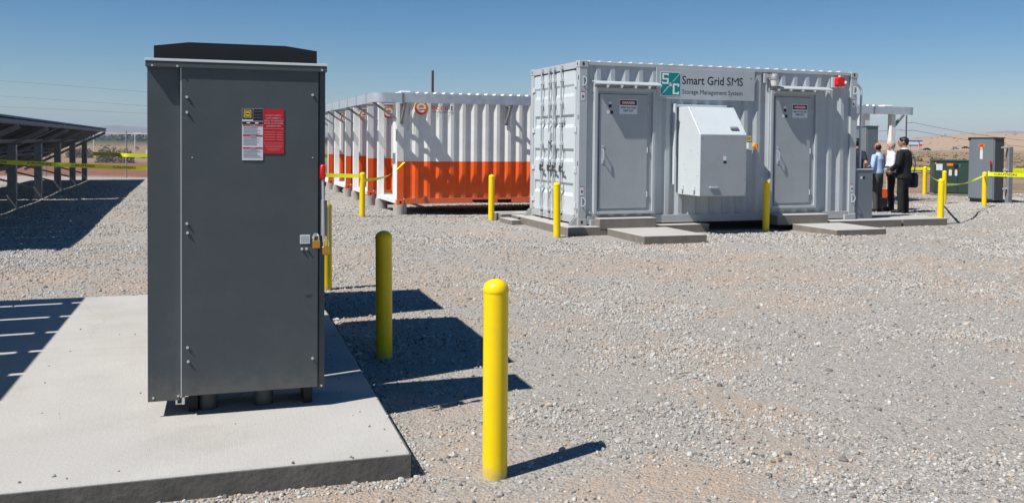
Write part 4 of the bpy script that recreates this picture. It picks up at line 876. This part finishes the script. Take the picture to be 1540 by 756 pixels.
# ---------------------------------------------------------------- caution tape
def tape(pts, w, label, ltr=True, tw=None, step=.95):
    pts = [Vector(p) for p in pts]
    # catmull-rom resample
    P = [pts[0]*2-pts[1]]+pts+[pts[-1]*2-pts[-2]]; path = []
    for i in range(1,len(P)-2):
        k = 14
        for q in range(k): 
            u = q/k; path.append(.5*((2*P[i])+(P[i+1]-P[i-1])*u+(2*P[i-1]-5*P[i]+4*P[i+1]-P[i+2])*u*u+(3*P[i]-P[i-1]-3*P[i+1]+P[i+2])*u**3))
    path.append(pts[-1].copy())
    vs = []; Ls = [0]
    for i in range(1,len(path)): Ls.append(Ls[-1]+(path[i]-path[i-1]).length)
    frs = []
    for i,p in enumerate(path):
        d = (path[min(i+1,len(path)-1)]-path[max(i-1,0)]).normalized(); s = Vector((0,0,1)); s = (s-d*s.dot(d)).normalized()
        a = (tw(Ls[i]/Ls[-1]) if tw else .12*math.sin(Ls[i]*1.7)); e = d.cross(s); s2 = s*math.cos(a)+e*math.sin(a); frs.append((p,d,s2,d.cross(s2)))
        vs += [p-s2*w/2, p+s2*w/2]
    m1 = MB(); m1.add(vs,[(2*i,2*i+1,2*i+3,2*i+2) for i in range(len(path)-1)]); o = m1.build('caution_tape', M_tape, None, fix=False)
    md_ = o.modifiers.new('thick','SOLIDIFY'); md_.thickness = .0012
    tag(o, label, 'caution tape')
    if ltr:
        cu = bpy.data.curves.new('lettering','FONT'); cu.body = 'CAUTION'; cu.size = w*.74; cu.offset = .0012; cu.resolution_u = 2
        t0 = bpy.data.objects.new('t', cu); C.objects.link(t0); bpy.context.view_layer.update(); src = bpy.data.meshes.new_from_object(t0.evaluated_get(bpy.context.evaluated_depsgraph_get())); bpy.data.objects.remove(t0)
        co_ = np.array([v.co[:] for v in src.vertices]); co_[:,0] *= 1.5; wd = co_[:,0].max()
        l = .15
        def at_(s):
            i = min(max(np.searchsorted(Ls, s)-1,0),len(Ls)-2); f = (s-Ls[i])/(Ls[i+1]-Ls[i]); a,b = frs[i],frs[i+1]
            return a[0].lerp(b[0],f), a[2].lerp(b[2],f), a[3].lerp(b[3],f)
        while l+wd < Ls[-1]:
            m2 = src.copy(); m2.name = 'lettering'
            for side in (1,):
                for v,c in zip(m2.vertices, co_): p_,s_v,n_v = at_(l+c[0]); v.co = p_+s_v*(c[1]-w*.22)+n_v*.004*CAMSIDE(p_,n_v)
            m2.materials.clear(); m2.materials.append(M_ink); q = bpy.data.objects.new('lettering', m2); C.objects.link(q); q.parent = o
            l += wd+step*.35
    return o
def CAMSIDE(p_,n_): return 1 if (Vector((0,0,1.6))-p_).dot(n_) > 0 else -1
tape([(-12.2,15.9,1.33),(-9.70,17.0,1.155),(-7.42,18.2,1.016),(-5.6,18.75,.935),(-3.91,19.05,.882),(-3.26,19.12,.87)],.082,'long yellow caution tape from the solar panels to the bollard by the container ends', step=1.0)
tape([(-15.9,34.0,1.04),(-14.4,33.0,1.02),(-13.4,33.0,1.01),(-9.0,35.0,1.0),(-6.1,37.2,1.0)],.13,'yellow caution tape in front of the far left chain link fence', ltr=False)
tape([(-3.14,19.12,.78),(-2.9,19.9,.80),(-2.72,20.5,.90),(-2.52,20.95,1.13)],.06,'yellow caution tape sagging from bollard to the front orange container corner', ltr=False, tw=lambda s: .5*s*3)
tape([(13.93,30.18,.80),(11.5,24.5,.76),(8.93,18.50,.86)],.06,'thin yellow caution tape from the far bollard to the nearest right bollard', ltr=False, tw=lambda s: s*2)
tape([(8.95,18.5,.83),(10.0,20.0,.78),(11.4,22.3,.75),(12.84,24.36,.84)],.05,'twisted yellow caution tape between two bollards in front of the green transformer', ltr=False, tw=lambda s: 1.2*math.sin(s*5))
tape([(12.92,24.34,.88),(13.4,23.9,.875),(14.4,23.2,.87),(16.0,22.2,.87)],.11,'wide yellow caution tape running right from the bollard at the tall cabinet')
tape([(12.1,31.3,.86),(14.1,31.1,.84),(17.0,30.6,.85),(20,30.0,.88)],.10,'distant yellow caution tape above the low fence behind the transformer', ltr=False)
tape([(14.4,26.6,.90),(16.5,26.4,.86),(18.5,26.2,.88)],.11,'yellow caution tape behind the steel post on the right', ltr=False)

# ---------------------------------------------------------------- poles, wires, distant things
def pole(x,y,r0,h,label,mat_=M_wood,arms=()):
    t_ = empty('utility_pole',(x,y,-1),0,label,'utility pole','utility poles'); MB().tube([(0,0,0),(0,0,h+1)],[r0,r0*.8],10).build('shaft', mat_, t_, smooth=True)
    for z,x0,x1 in arms:
        MB().bar((x0,0,z+1),(x1,0,z+1),.09,.10).build('crossarm', M_gal, t_)
        for xx in (x0,x1):
            if abs(xx) > .2: MB().tube([(xx,0,z+1.05),(xx,0,z+1.25)],.04,6).build('insulator', M_gal, t_)
    return t_
pole(-5.35,60,.10,6.35,'thin dark pole rising behind the roof of the battery containers')
pole(70.2,160,.14,7.4,'brown utility pole with cross arms behind the man in the dark suit',arms=((5.75,.0,.95),(4.4,-.95,.95)))
def wire(p,q,sag,r_,label,grp):
    p = Vector(p); q = Vector(q); pts_ = [p.lerp(q,t)-Vector((0,0,sag*4*t*(1-t))) for t in np.linspace(0,1,17)]
    o = MB().tube(pts_, r_, 5).build('power_line', M_wire, None, smooth=True); tag(o,label,'power line',grp)
GW = 'power lines in the sky on the left'
def dpt(px,py,Yd):
    U=px-770;V_=py-251.7; u=cr*U+sr*V_; v=-sr*U+cr*V_; yd,zu=1349.,-v; cc_,s_p=math.cos(PITCH),math.sin(PITCH); y_=yd*cc_+zu*s_p; z_=-yd*s_p+zu*cc_; return (u*Yd/y_, Yd, HC+z_*Yd/y_)
for (a,b,w_) in ((( -350,94),(650,176),'highest'),((-350,121),(650,190),'middle'),((-350,144),(650,190),'lowest')):
    p = dpt(a[0],a[1],60) if False else dpt(a[0],a[1],90); q = dpt(650,{'highest':172,'middle':188,'lowest':191}[w_],90)
    wire(p,q,.0,.010,'%s of the three thin power lines crossing the sky at left'%w_,GW)
for z_,s,w_ in ((5.85,.95,'upper'),(4.5,.95,'lower')):
    wire((70.2+s,160,z_),(190,260,z_+1.5-2),3,.03,'%s thin power line running right from the brown utility pole'%w_,'power lines at the utility pole')
wire((70.2-.95,160,4.5),(40,165,4.0),.5,.03,'thin power line running left from the brown utility pole','power lines at the utility pole')
for px,py0,py1,lb in ((141,197,226,'pale lamp pole seen just right of the solar panels'),(203,200,227,'pale lamp pole beside the left fence post')):
    b = dpt(px,py1,118); tpt = dpt(px,py0,118); t_ = empty('lamp_pole',(b[0],b[1],-.5),0,lb,'lamp pole','distant pale lamp poles'); MB().tube([(0,0,0),(0,0,tpt[2]+.5)],.07,8).build('shaft', M_lip, t_, smooth=True); MB().box(-.1,.9,-.1,.1,tpt[2]+.42,tpt[2]+.52).build('lamp_head', M_lip, t_)
# cars on the far road
def car(px,py,Yd,col,label,flip=1):
    b = dpt(px,py,Yd); t_ = empty('parked_car',(b[0],b[1],b[2]),.16,label,'car','cars on the far road'); mm = mat('car paint',col,.3,var=.02)
    m1 = MB(); m1.prism([(-2.3,.35),(-2.25,.85),(-1.6,.95),(1.3,1.0),(2.1,.9),(2.3,.7),(2.3,.35)],-.9,.9); m1.build('body',mm,t_,bevel=.08)
    m1 = MB(); m1.prism([(-1.5,.95),(-.9,1.42),(.6,1.45),(1.35,.98)],-.78,.78); m1.build('cabin',M_black,t_,bevel=.05)
    m1 = MB(); m1.prism([(-.95,1.44),(-.85,1.50),(.5,1.52),(.62,1.46)],-.74,.74); m1.build('roof',mm,t_)
    for x in (-1.45,1.45):
        for y in (-.85,.85): MB().tube([(x,y-.1,.33),(x,y+.1,.33)],.33,14).build('wheel',M_black,t_,smooth=True)
car(1394,226.2,540,(.02,.02,.022),'black car on the far road, leftmost of the three')
car(1436,224.6,545,(.35,.36,.36),'silver car on the far road between the two dark cars')
car(1452,223.8,548,(.05,.05,.06),'dark car on the far road just left of the tall cabinet')
b = dpt(1366,219.6,600); bl = empty('billboard',(b[0],b[1],-2),0,'distant blue, white and red billboard behind the utility pole','billboard')
MB().box(0,9.4,-.1,.2,b[2]+2,b[2]+6).build('panel', M_label, bl)
MB().box(.1,9.3,-.18,-.12,b[2]+5.0,b[2]+5.9).build('print', mat('billboard blue',(.05,.09,.40),.5), bl); MB().box(.1,6.6,-.18,-.12,b[2]+2.1,b[2]+2.8).build('print', mat('billboard navy',(.03,.03,.14),.5), bl)
MB().box(7.0,9.3,-.18,-.12,b[2]+2.1,b[2]+3.4).build('print', M_rdp, bl); m1 = MB(); m1.bar((6.2,-.19,b[2]+5.8),(7.6,-.19,b[2]+3.5),.1,.5,upv=(1,0,0)); m1.build('print', bpy.data.materials['billboard blue'], bl)
for x in (1.5,7.9): MB().tube([(x,.3,0),(x,.3,b[2]+2.4)],.2,8).build('leg', M_gal, bl)
# small far houses at left
M_hw = mat('pale render',(.6,.58,.54),.8); M_hr = mat('grey roof',(.2,.19,.19),.8)
for px,w,h,lb in ((118,9,3,'small pale house far away, left of the lamp pole'),(143,7,3.2,'small white house far away at the foot of the lamp pole'),(182,14,3,'long low pale building far away beyond the fence'),(209,8,3.4,'small pale house far away beside the grey cabinet edge')):
    b = dpt(px,222,850); t_ = empty('house',(b[0],850,b[2]-1.5),.1,lb,'house','small houses far beyond the left fence')
    MB().box(-w/2,w/2,-3,3,-1,h*.7).build('wall',M_hw,t_); MB().prism([(-w/2-.3,h*.7),(0,h*1.15),(w/2+.3,h*.7)],-3.3,3.3).build('roof',M_hr,t_); MB().box(-.5,.5,-3.05,-3.0,-.9,1.1).build('door',M_hr,t_)
    for q in (-w*.3,w*.3): MB().box(q-.6,q+.6,-3.05,-3.0,.3,1.4).build('window',M_black,t_)

# vegetation: scrub and the far tree belt
M_scrub = mat('dry desert scrub',(.135,.11,.065),.9,var=.3,vscale=.5,dirt=(.19,.145,.09),dscale=.05)
M_tree = mat('dusty green foliage',(.05,.065,.035),.9,var=.35,vscale=.08)
def clumps(name, pts_, mat_, label, nl=26, kind='stuff', cat='scrub', lf=1.0):
    V_=[]; F_=[]
    for (x,y,z,rad,hh) in pts_:
        for q in range(nl):
            th=random.uniform(0,6.28); ph=random.uniform(.05,1.0); rr=rad*random.uniform(.35,1.0)
            c=Vector((x+rr*math.cos(th)*math.sqrt(1-ph*ph*.6), y+rr*math.sin(th)*math.sqrt(1-ph*ph*.6), z+hh*ph*random.uniform(.5,1))); s=rad*random.uniform(.16,.38)*lf
            e1=Vector((random.gauss(0,1),random.gauss(0,1),random.gauss(0,1))).normalized(); e2=e1.orthogonal().normalized(); n_=len(V_); V_+= [c-e1*s,c+e2*s*.7,c+e1*s,c-e2*s*.7]; F_.append((n_,n_+1,n_+2,n_+3))
    me_=bpy.data.meshes.new(name); me_.from_pydata([tuple(v) for v in V_],[],F_); me_.materials.append(mat_); o=bpy.data.objects.new(name,me_); C.objects.link(o); tag(o,label,cat,kind=kind); return o
def gzf(x,y):
    d=math.hypot(x,y); 
    if d < 60: return gz1(x,y)
    a = 1.2*sstep(70,300,np.array(d)); nn_=noise.noise(Vector((x*.02,y*.02,1.3)))*.6+noise.noise(Vector((x*.006,y*.006,5.3)))
    z = float(a*(nn_-.35)-.5*sstep(60,300,np.array(d))); z += 10.8*math.exp(-((x-455)/75)**2-((y-900)/150)**2)+9*float(sstep(350,520,np.array(x)))*math.exp(-((y-820)/260)**2)*(1+.2*nn_)+5*math.exp(-((x-470)/90)**2-((y-720)/60)**2); return z
pts_=[]
for i in range(1500):
    y=35+ (random.random()**1.7)*520; side=random.random()
    x=y*random.uniform(.40,.68) if side<.6 else -y*random.uniform(.22,.68)
    if side>=.6 and y<62: continue
    if side<.6 and noise.noise(Vector((x*.03,y*.03,8)))<-.15: continue
    rad=random.uniform(.2,.62); pts_.append((x,y,gzf(x,y)-.05,rad,rad*.7))
for i in range(350):
    y=random.uniform(640,960); x=random.uniform(280,680); rad=random.uniform(.5,1.3)
    if noise.noise(Vector((x*.015,y*.015,2)))<.0: continue
    pts_.append((x,y,gzf(x,y)-.1,rad,rad*.9))
clumps('scrub', pts_, M_scrub, 'low dry scrub dotted over the desert plain')
pts_=[]
for i in range(1500):
    y=random.uniform(900,2100); x=y*random.uniform(-.75,-.02) if i%5 else y*random.uniform(.0,.30); rad=random.uniform(3.0,6.0); pts_.append((x,y,-2.0,rad,random.uniform(4,7)+y*.0025))
clumps('tree_belt', pts_, M_tree, 'hazy far belt of dusty green trees along the left horizon', nl=34, cat='trees')
# a few dry bushes one can pick out beyond the left fence
for j,(px,py,Yd,rd_,lb) in enumerate(((174,249,60,1.5,'rounded olive bush beyond the left fence'),(120,240,75,1.3,'brown bush beyond the fence between solar posts'))):
    b=dpt(px,py,Yd); o=clumps('bush',[(b[0]+random.uniform(-1,1)*rd_*.6,Yd,-.1,rd_*.5,rd_*.7) for _ in range(5)],M_scrub,lb,nl=420,kind=None,cat='bush',lf=.35)

# ---------------------------------------------------------------- people
def ell(mb, rings, n=20):
    vs = []; fs = []
    for x,y,z,rx,ry in rings:
        for k in range(n): t = 2*math.pi*k/n; vs.append((x+rx*math.cos(t), y+ry*math.sin(t), z))
    for i in range(len(rings)-1):
        for k in range(n): a = i*n+k; b = i*n+(k+1)%n; fs.append((a,b,b+n,a+n))
    fs.append(tuple(range(n))[::-1]); fs.append(tuple(range((len(rings)-1)*n, len(rings)*n)))
    return mb.add(vs, fs)
def ball(mb, c, rx, ry, rz, n=16, m_=10):
    rings = [(c[0],c[1],c[2]+rz*math.sin(t),max(rx*math.cos(t),.001),max(ry*math.cos(t),.001)) for t in np.linspace(-math.pi/2,math.pi/2,m_)]
    return ell(mb, rings, n)
def fuse(o, vox=.011, sm=4):
    md = o.modifiers.new('fuse','REMESH'); md.mode = 'VOXEL'; md.voxel_size = vox; md.use_smooth_shade = True
    s2 = o.modifiers.new('smooth','SMOOTH'); s2.factor = .5; s2.iterations = sm; return o
def skinm(name, col): return mat(name, col, .5, var=.05, vscale=12)
def person(loc, face, H, label, skin, hairm, shirt, trous, shoe, arms, sleeve='long', hair='full', jacket=False, headturn=0, beard=None, stance=.10, belly=1.0, wide=1.0):
    s = H/1.75; th = math.atan2(face[0], -face[1])
    t_ = empty('person', loc, th, label, 'person', None); t_.scale = (s*wide,s*wide,s)
    b = MB()
    ht = headturn; hd = Vector((math.sin(ht), -math.cos(ht), 0)); hr_ = Vector((hd.y,-hd.x,0))*-1
    # head with jaw, nose, ears on a neck
    hc_ = Vector((0,-.02,1.635))
    ball(b, hc_, .074,.092,.112); ball(b, hc_+hd*.028+Vector((0,0,-.055)), .050,.052,.058)
    b.tube([hc_+hd*.085+Vector((0,0,.018)), hc_+hd*.108+Vector((0,0,-.018)), hc_+hd*.090+Vector((0,0,-.030))],[.008,.014,.010],8)
    ball(b, hc_+hd*.078+Vector((0,0,-.055)), .022,.016,.012)
    for q in (-1,1): ball(b, hc_+hr_*.076*q+Vector((0,.008,-.005)), .012,.018,.030)
    b.tube([(0,.012,1.44),(0,.0,1.56)],[.062,.052],14)
    # torso, pelvis
    ell(b, [(0,0,.88,.13,.095),(0,0,.98,.135,.10),(0,0,1.08,.13,.098*belly),(0,0,1.22,.15,.105),(0,0,1.34,.165,.108),(0,.005,1.43,.12,.08),(0,.01,1.47,.06,.05)])
    for q in (-1,1):
        fx = q*stance; b.tube([(q*.078,0,.92),(q*.088,-.005,.70),(fx,-.012,.49),(fx,.008,.28),(fx,.02,.08)],[.083,.072,.052,.048,.036],14)
        b.tube([(fx,.05,.035),(fx,-.03,.045),(fx+q*.015,-.14,.028)],[.034,.038,.028],12)
    hands = []
    for q,(el,wr,tip) in zip((-1,1),arms):       # -1 is the right arm
        sh = Vector((q*.185,.005,1.405)); el = Vector(el); wr = Vector(wr); tp = Vector(tip)
        b.tube([Vector((q*.13,.0,1.40)), sh, sh.lerp(el,.5), el, el.lerp(wr,.4), wr],[.055,.052,.045,.038,.036,.025],12)
        d = (tp-wr).normalized(); side = d.cross(Vector((0,0,1))); side = side.normalized() if side.length > .2 else Vector((0,1,0))
        nrm = side.cross(d); pal = wr+d*.085
        b.tube([wr-d*.01, wr+d*.04, pal],[.024,.030,.028],10)
        for k_,(ln,of) in enumerate(((.062,-.027),(.075,-.009),(.070,.009),(.055,.026))):
            f0 = pal-d*.01+side*of; b.tube([f0, f0+d*ln*.5+nrm*.006, f0+d*ln*.85+nrm*.022],[.0095,.009,.0075],7)
        f0 = wr+d*.03-side*.02; b.tube([f0, f0-side*.03+d*.025, f0-side*.036+d*.055],[.011,.010,.008],7)
    fuse(b.build('body', skin, t_, fix=True), .0095, 2)
    for q in (-1,1): e_ = MB(); ball(e_, hc_+hd*.084+hr_*.030*q+Vector((0,0,.020)), .010,.008,.008,10,7); e_.build('eye', M_black, t_, smooth=True)
    # hair
    h_ = MB()
    if hair == 'full':
        ball(h_, hc_-hd*.016+Vector((0,0,.030)), .084,.094,.098); ball(h_, hc_-hd*.045+Vector((0,0,-.020)), .070,.055,.072); ball(h_, hc_+hd*.030+Vector((0,0,.088)), .052,.046,.024)
    elif hair == 'bald':
        ball(h_, hc_-hd*.030+Vector((0,0,-.006)), .083,.072,.075)
    else:
        ball(h_, hc_-hd*.020+Vector((0,0,.022)), .082,.088,.096); ball(h_, hc_-hd*.045+Vector((0,0,-.02)), .068,.052,.065)
    fuse(h_.build('hair', hairm, t_, fix=True), .008, 2)
    if beard: h_ = MB(); ball(h_, hc_+hd*.050+Vector((0,0,-.070)), .048,.048,.045); fuse(h_.build('beard', beard, t_), .008, 2)
    # shirt or jacket
    c = MB(); lo = .80 if jacket else .96; o_ = .022 if jacket else .012
    if jacket: ell(c, [(0,.005,lo,.190,.142),(0,.0,.95,.182,.132),(0,0,1.08,.168,.125),(0,0,1.22,.182,.130),(0,0,1.34,.202,.132),(0,.005,1.42,.165,.100),(0,.01,1.475,.080,.068)],24)
    else: ell(c, [(0,0,lo,.158,.120*belly),(0,0,1.00,.168,.130*belly),(0,0,1.08,.160,.125*belly),(0,0,1.22,.170,.124),(0,0,1.34,.190,.126),(0,.005,1.42,.145,.095),(0,.01,1.475,.066,.060)],24)
    for q,(el,wr,tip) in zip((-1,1),arms):
        sh = Vector((q*.185,.005,1.400)); el = Vector(el); wr = Vector(wr)
        if sleeve == 'long': c.tube([Vector((q*.12,0,1.39)), sh, sh.lerp(el,.5), el, el.lerp(wr,.5), el.lerp(wr,.97)],[.07,.066+o_*.3,.060+o_*.3,.052+o_*.3,.047+o_*.3,.040+o_*.2],14)
        else: c.tube([Vector((q*.12,0,1.39)), sh, sh.lerp(el,.75)],[.07,.066,.062],14)
    fuse(c.build('jacket' if jacket else 'shirt', shirt, t_), .012, 3)
    cl = MB(); cl.tube([(0,.008,1.455),(0,.004,1.50)],[.068,.060],16); cl.build('collar', M_pw if jacket else shirt, t_, smooth=True)
    # trousers
    c = MB(); ell(c, [(0,0,.86,.150,.118),(0,0,.93,.162,.126),(0,0,1.015,.155,.120)],24)
    for q in (-1,1): fx = q*stance; c.tube([(q*.076,.0,.93),(q*.088,-.0,.74),(q*.094,-.008,.60),(fx,-.010,.47),(fx,.006,.28),(fx,.006,.065)],[.092,.086,.074,.068,.064,.064],16)
    fuse(c.build('trousers', trous, t_), .012, 3)
    if not jacket: ell(MB(), [(0,0,1.0,.165,.128),(0,0,1.035,.165,.128)]).build('belt', M_black, t_)
    for q in (-1,1):
        fx = q*stance; c = MB(); c.tube([(fx,.065,.045),(fx,.02,.055),(fx+q*.008,-.07,.048),(fx+q*.018,-.17,.030)],[.036,.048,.044,.030],12); c.box(fx-.040,fx+.044,-.175,.095,.0,.018); fuse(c.build('shoe', shoe, t_), .009, 3)
    return t_
Y0 = .11
hd = ((-.26,-.03,1.14),(-.20,-.20,1.06),(-.14,-.28,1.04))
armdown = lambda q: ((q*.245,.02,1.13),(q*.255,-.03,.885),(q*.25,-.05,.79))
armfront = lambda q: ((q*.250,.0,1.14),(q*.13,-.20,1.10),(q*.02,-.22,1.12))
armhip = lambda q: ((q*.33,.06,1.16),(q*.20,-.04,1.00),(q*.13,-.10,.98))
K1 = skinm('tanned skin',(.36,.19,.12)); K2 = skinm('warm brown skin',(.30,.15,.09)); K3 = skinm('fair skin',(.50,.28,.20)); K4 = skinm('olive skin',(.38,.21,.13))
HB = mat('black hair',(.010,.009,.009),.55,var=.3,vscale=40,bump=.4,bscale=90); HG = mat('grey hair',(.30,.29,.28),.7,var=.25,vscale=40,bump=.4,bscale=90)
SH_navy = mat('dark polo cloth',(.016,.018,.030),.85,bump=.2,bscale=60); SH_blue = mat('light blue shirt cloth',(.42,.55,.80),.8,bump=.35,bscale=12,var=.04); SH_white = mat('white shirt cloth',(.72,.74,.82),.8,bump=.35,bscale=12,var=.03)
SUIT = mat('black suit cloth',(.010,.010,.012),.85,bump=.3,bscale=14); TG = mat('grey trouser cloth',(.060,.060,.062),.85,bump=.3,bscale=14); TB = mat('black trouser cloth',(.012,.012,.014),.85,bump=.3,bscale=14); TK = mat('khaki cloth',(.42,.40,.34),.85,bump=.3,bscale=14)
person((8.42,21.9,gz1(8.42,21.9)),(.9,.45),1.80,'man in a dark short sleeved polo with light trousers, partly behind the grey box',K1,HB,SH_navy,TK,M_black,(armhip(-1),armdown(1)),sleeve='short',hair='short')
person((8.98,22.0,gz1(8.98,22.0)),(-.60,.80),1.70,'balding man in a light blue shirt and grey trousers seen from behind',K2,HB,SH_blue,TG,M_black,(armfront(-1),armfront(1)),hair='bald',headturn=-.35)
person((9.50,22.45,gz1(9.5,22.45)),(-.95,.25),1.74,'white haired bearded man in a white shirt and black trousers facing left',K3,HG,SH_white,TB,M_black,(armdown(-1),armfront(1)),hair='short',beard=HG,belly=1.12)
person((9.50,21.75,gz1(9.5,21.75)),(-.72,.69),1.84,'man in a black suit with a bag over his shoulder, rightmost of the group',K4,HB,SUIT,SUIT,M_black,(armdown(-1),((.26,-.02,1.13),(.20,-.16,.98),(.16,-.20,.90))),jacket=True,headturn=.35,stance=.12,wide=1.18)
bg_ = empty('shoulder_bag',(9.50,21.75,0),math.atan2(-.72,-.69),'black shoulder bag hanging at the right hip of the man in the black suit','bag')
M_bag = mat('charcoal nylon',(.022,.022,.026),.6,bump=.2,bscale=40)
c = MB(); c.box(-.47,-.33,-.19,.20,.60,.96); c.build('bag_body', M_bag, bg_, bevel=.045); c = MB(); c.box(-.484,-.472,-.12,.14,.66,.84); c.build('front_pocket', M_cab2d, bg_, bevel=.004)
c = MB(); c.tube([(-.40,.10,.95),(-.31,.165,1.15),(-.21,.175,1.33),(-.14,.13,1.46),(-.13,.0,1.52),(-.17,-.12,1.46),(-.28,-.17,1.2),(-.40,-.12,.95)],.014,8); c.build('strap', M_cab2, bg_, smooth=True)

# ---------------------------------------------------------------- haze: a closed box of thin air round everything
hz = MB().box(-9500,9500,-300,12500,-8,230).build('haze', None, None); hz.data.materials.clear()
hm = bpy.data.materials.new('thin air'); hm.use_nodes = True; nt = hm.node_tree; nt.nodes.remove(nt.nodes['Principled BSDF']); pv = nt.nodes.new('ShaderNodeVolumePrincipled'); pv.inputs['Color'].default_value = (.50,.60,.74,1); pv.inputs['Density'].default_value = .00011; pv.inputs['Anisotropy'].default_value = .0
nt.links.new(pv.outputs[0], nt.nodes['Material Output'].inputs['Volume']); hz.data.materials.append(hm); tag(hz,'thin desert haze','haze',kind='stuff')
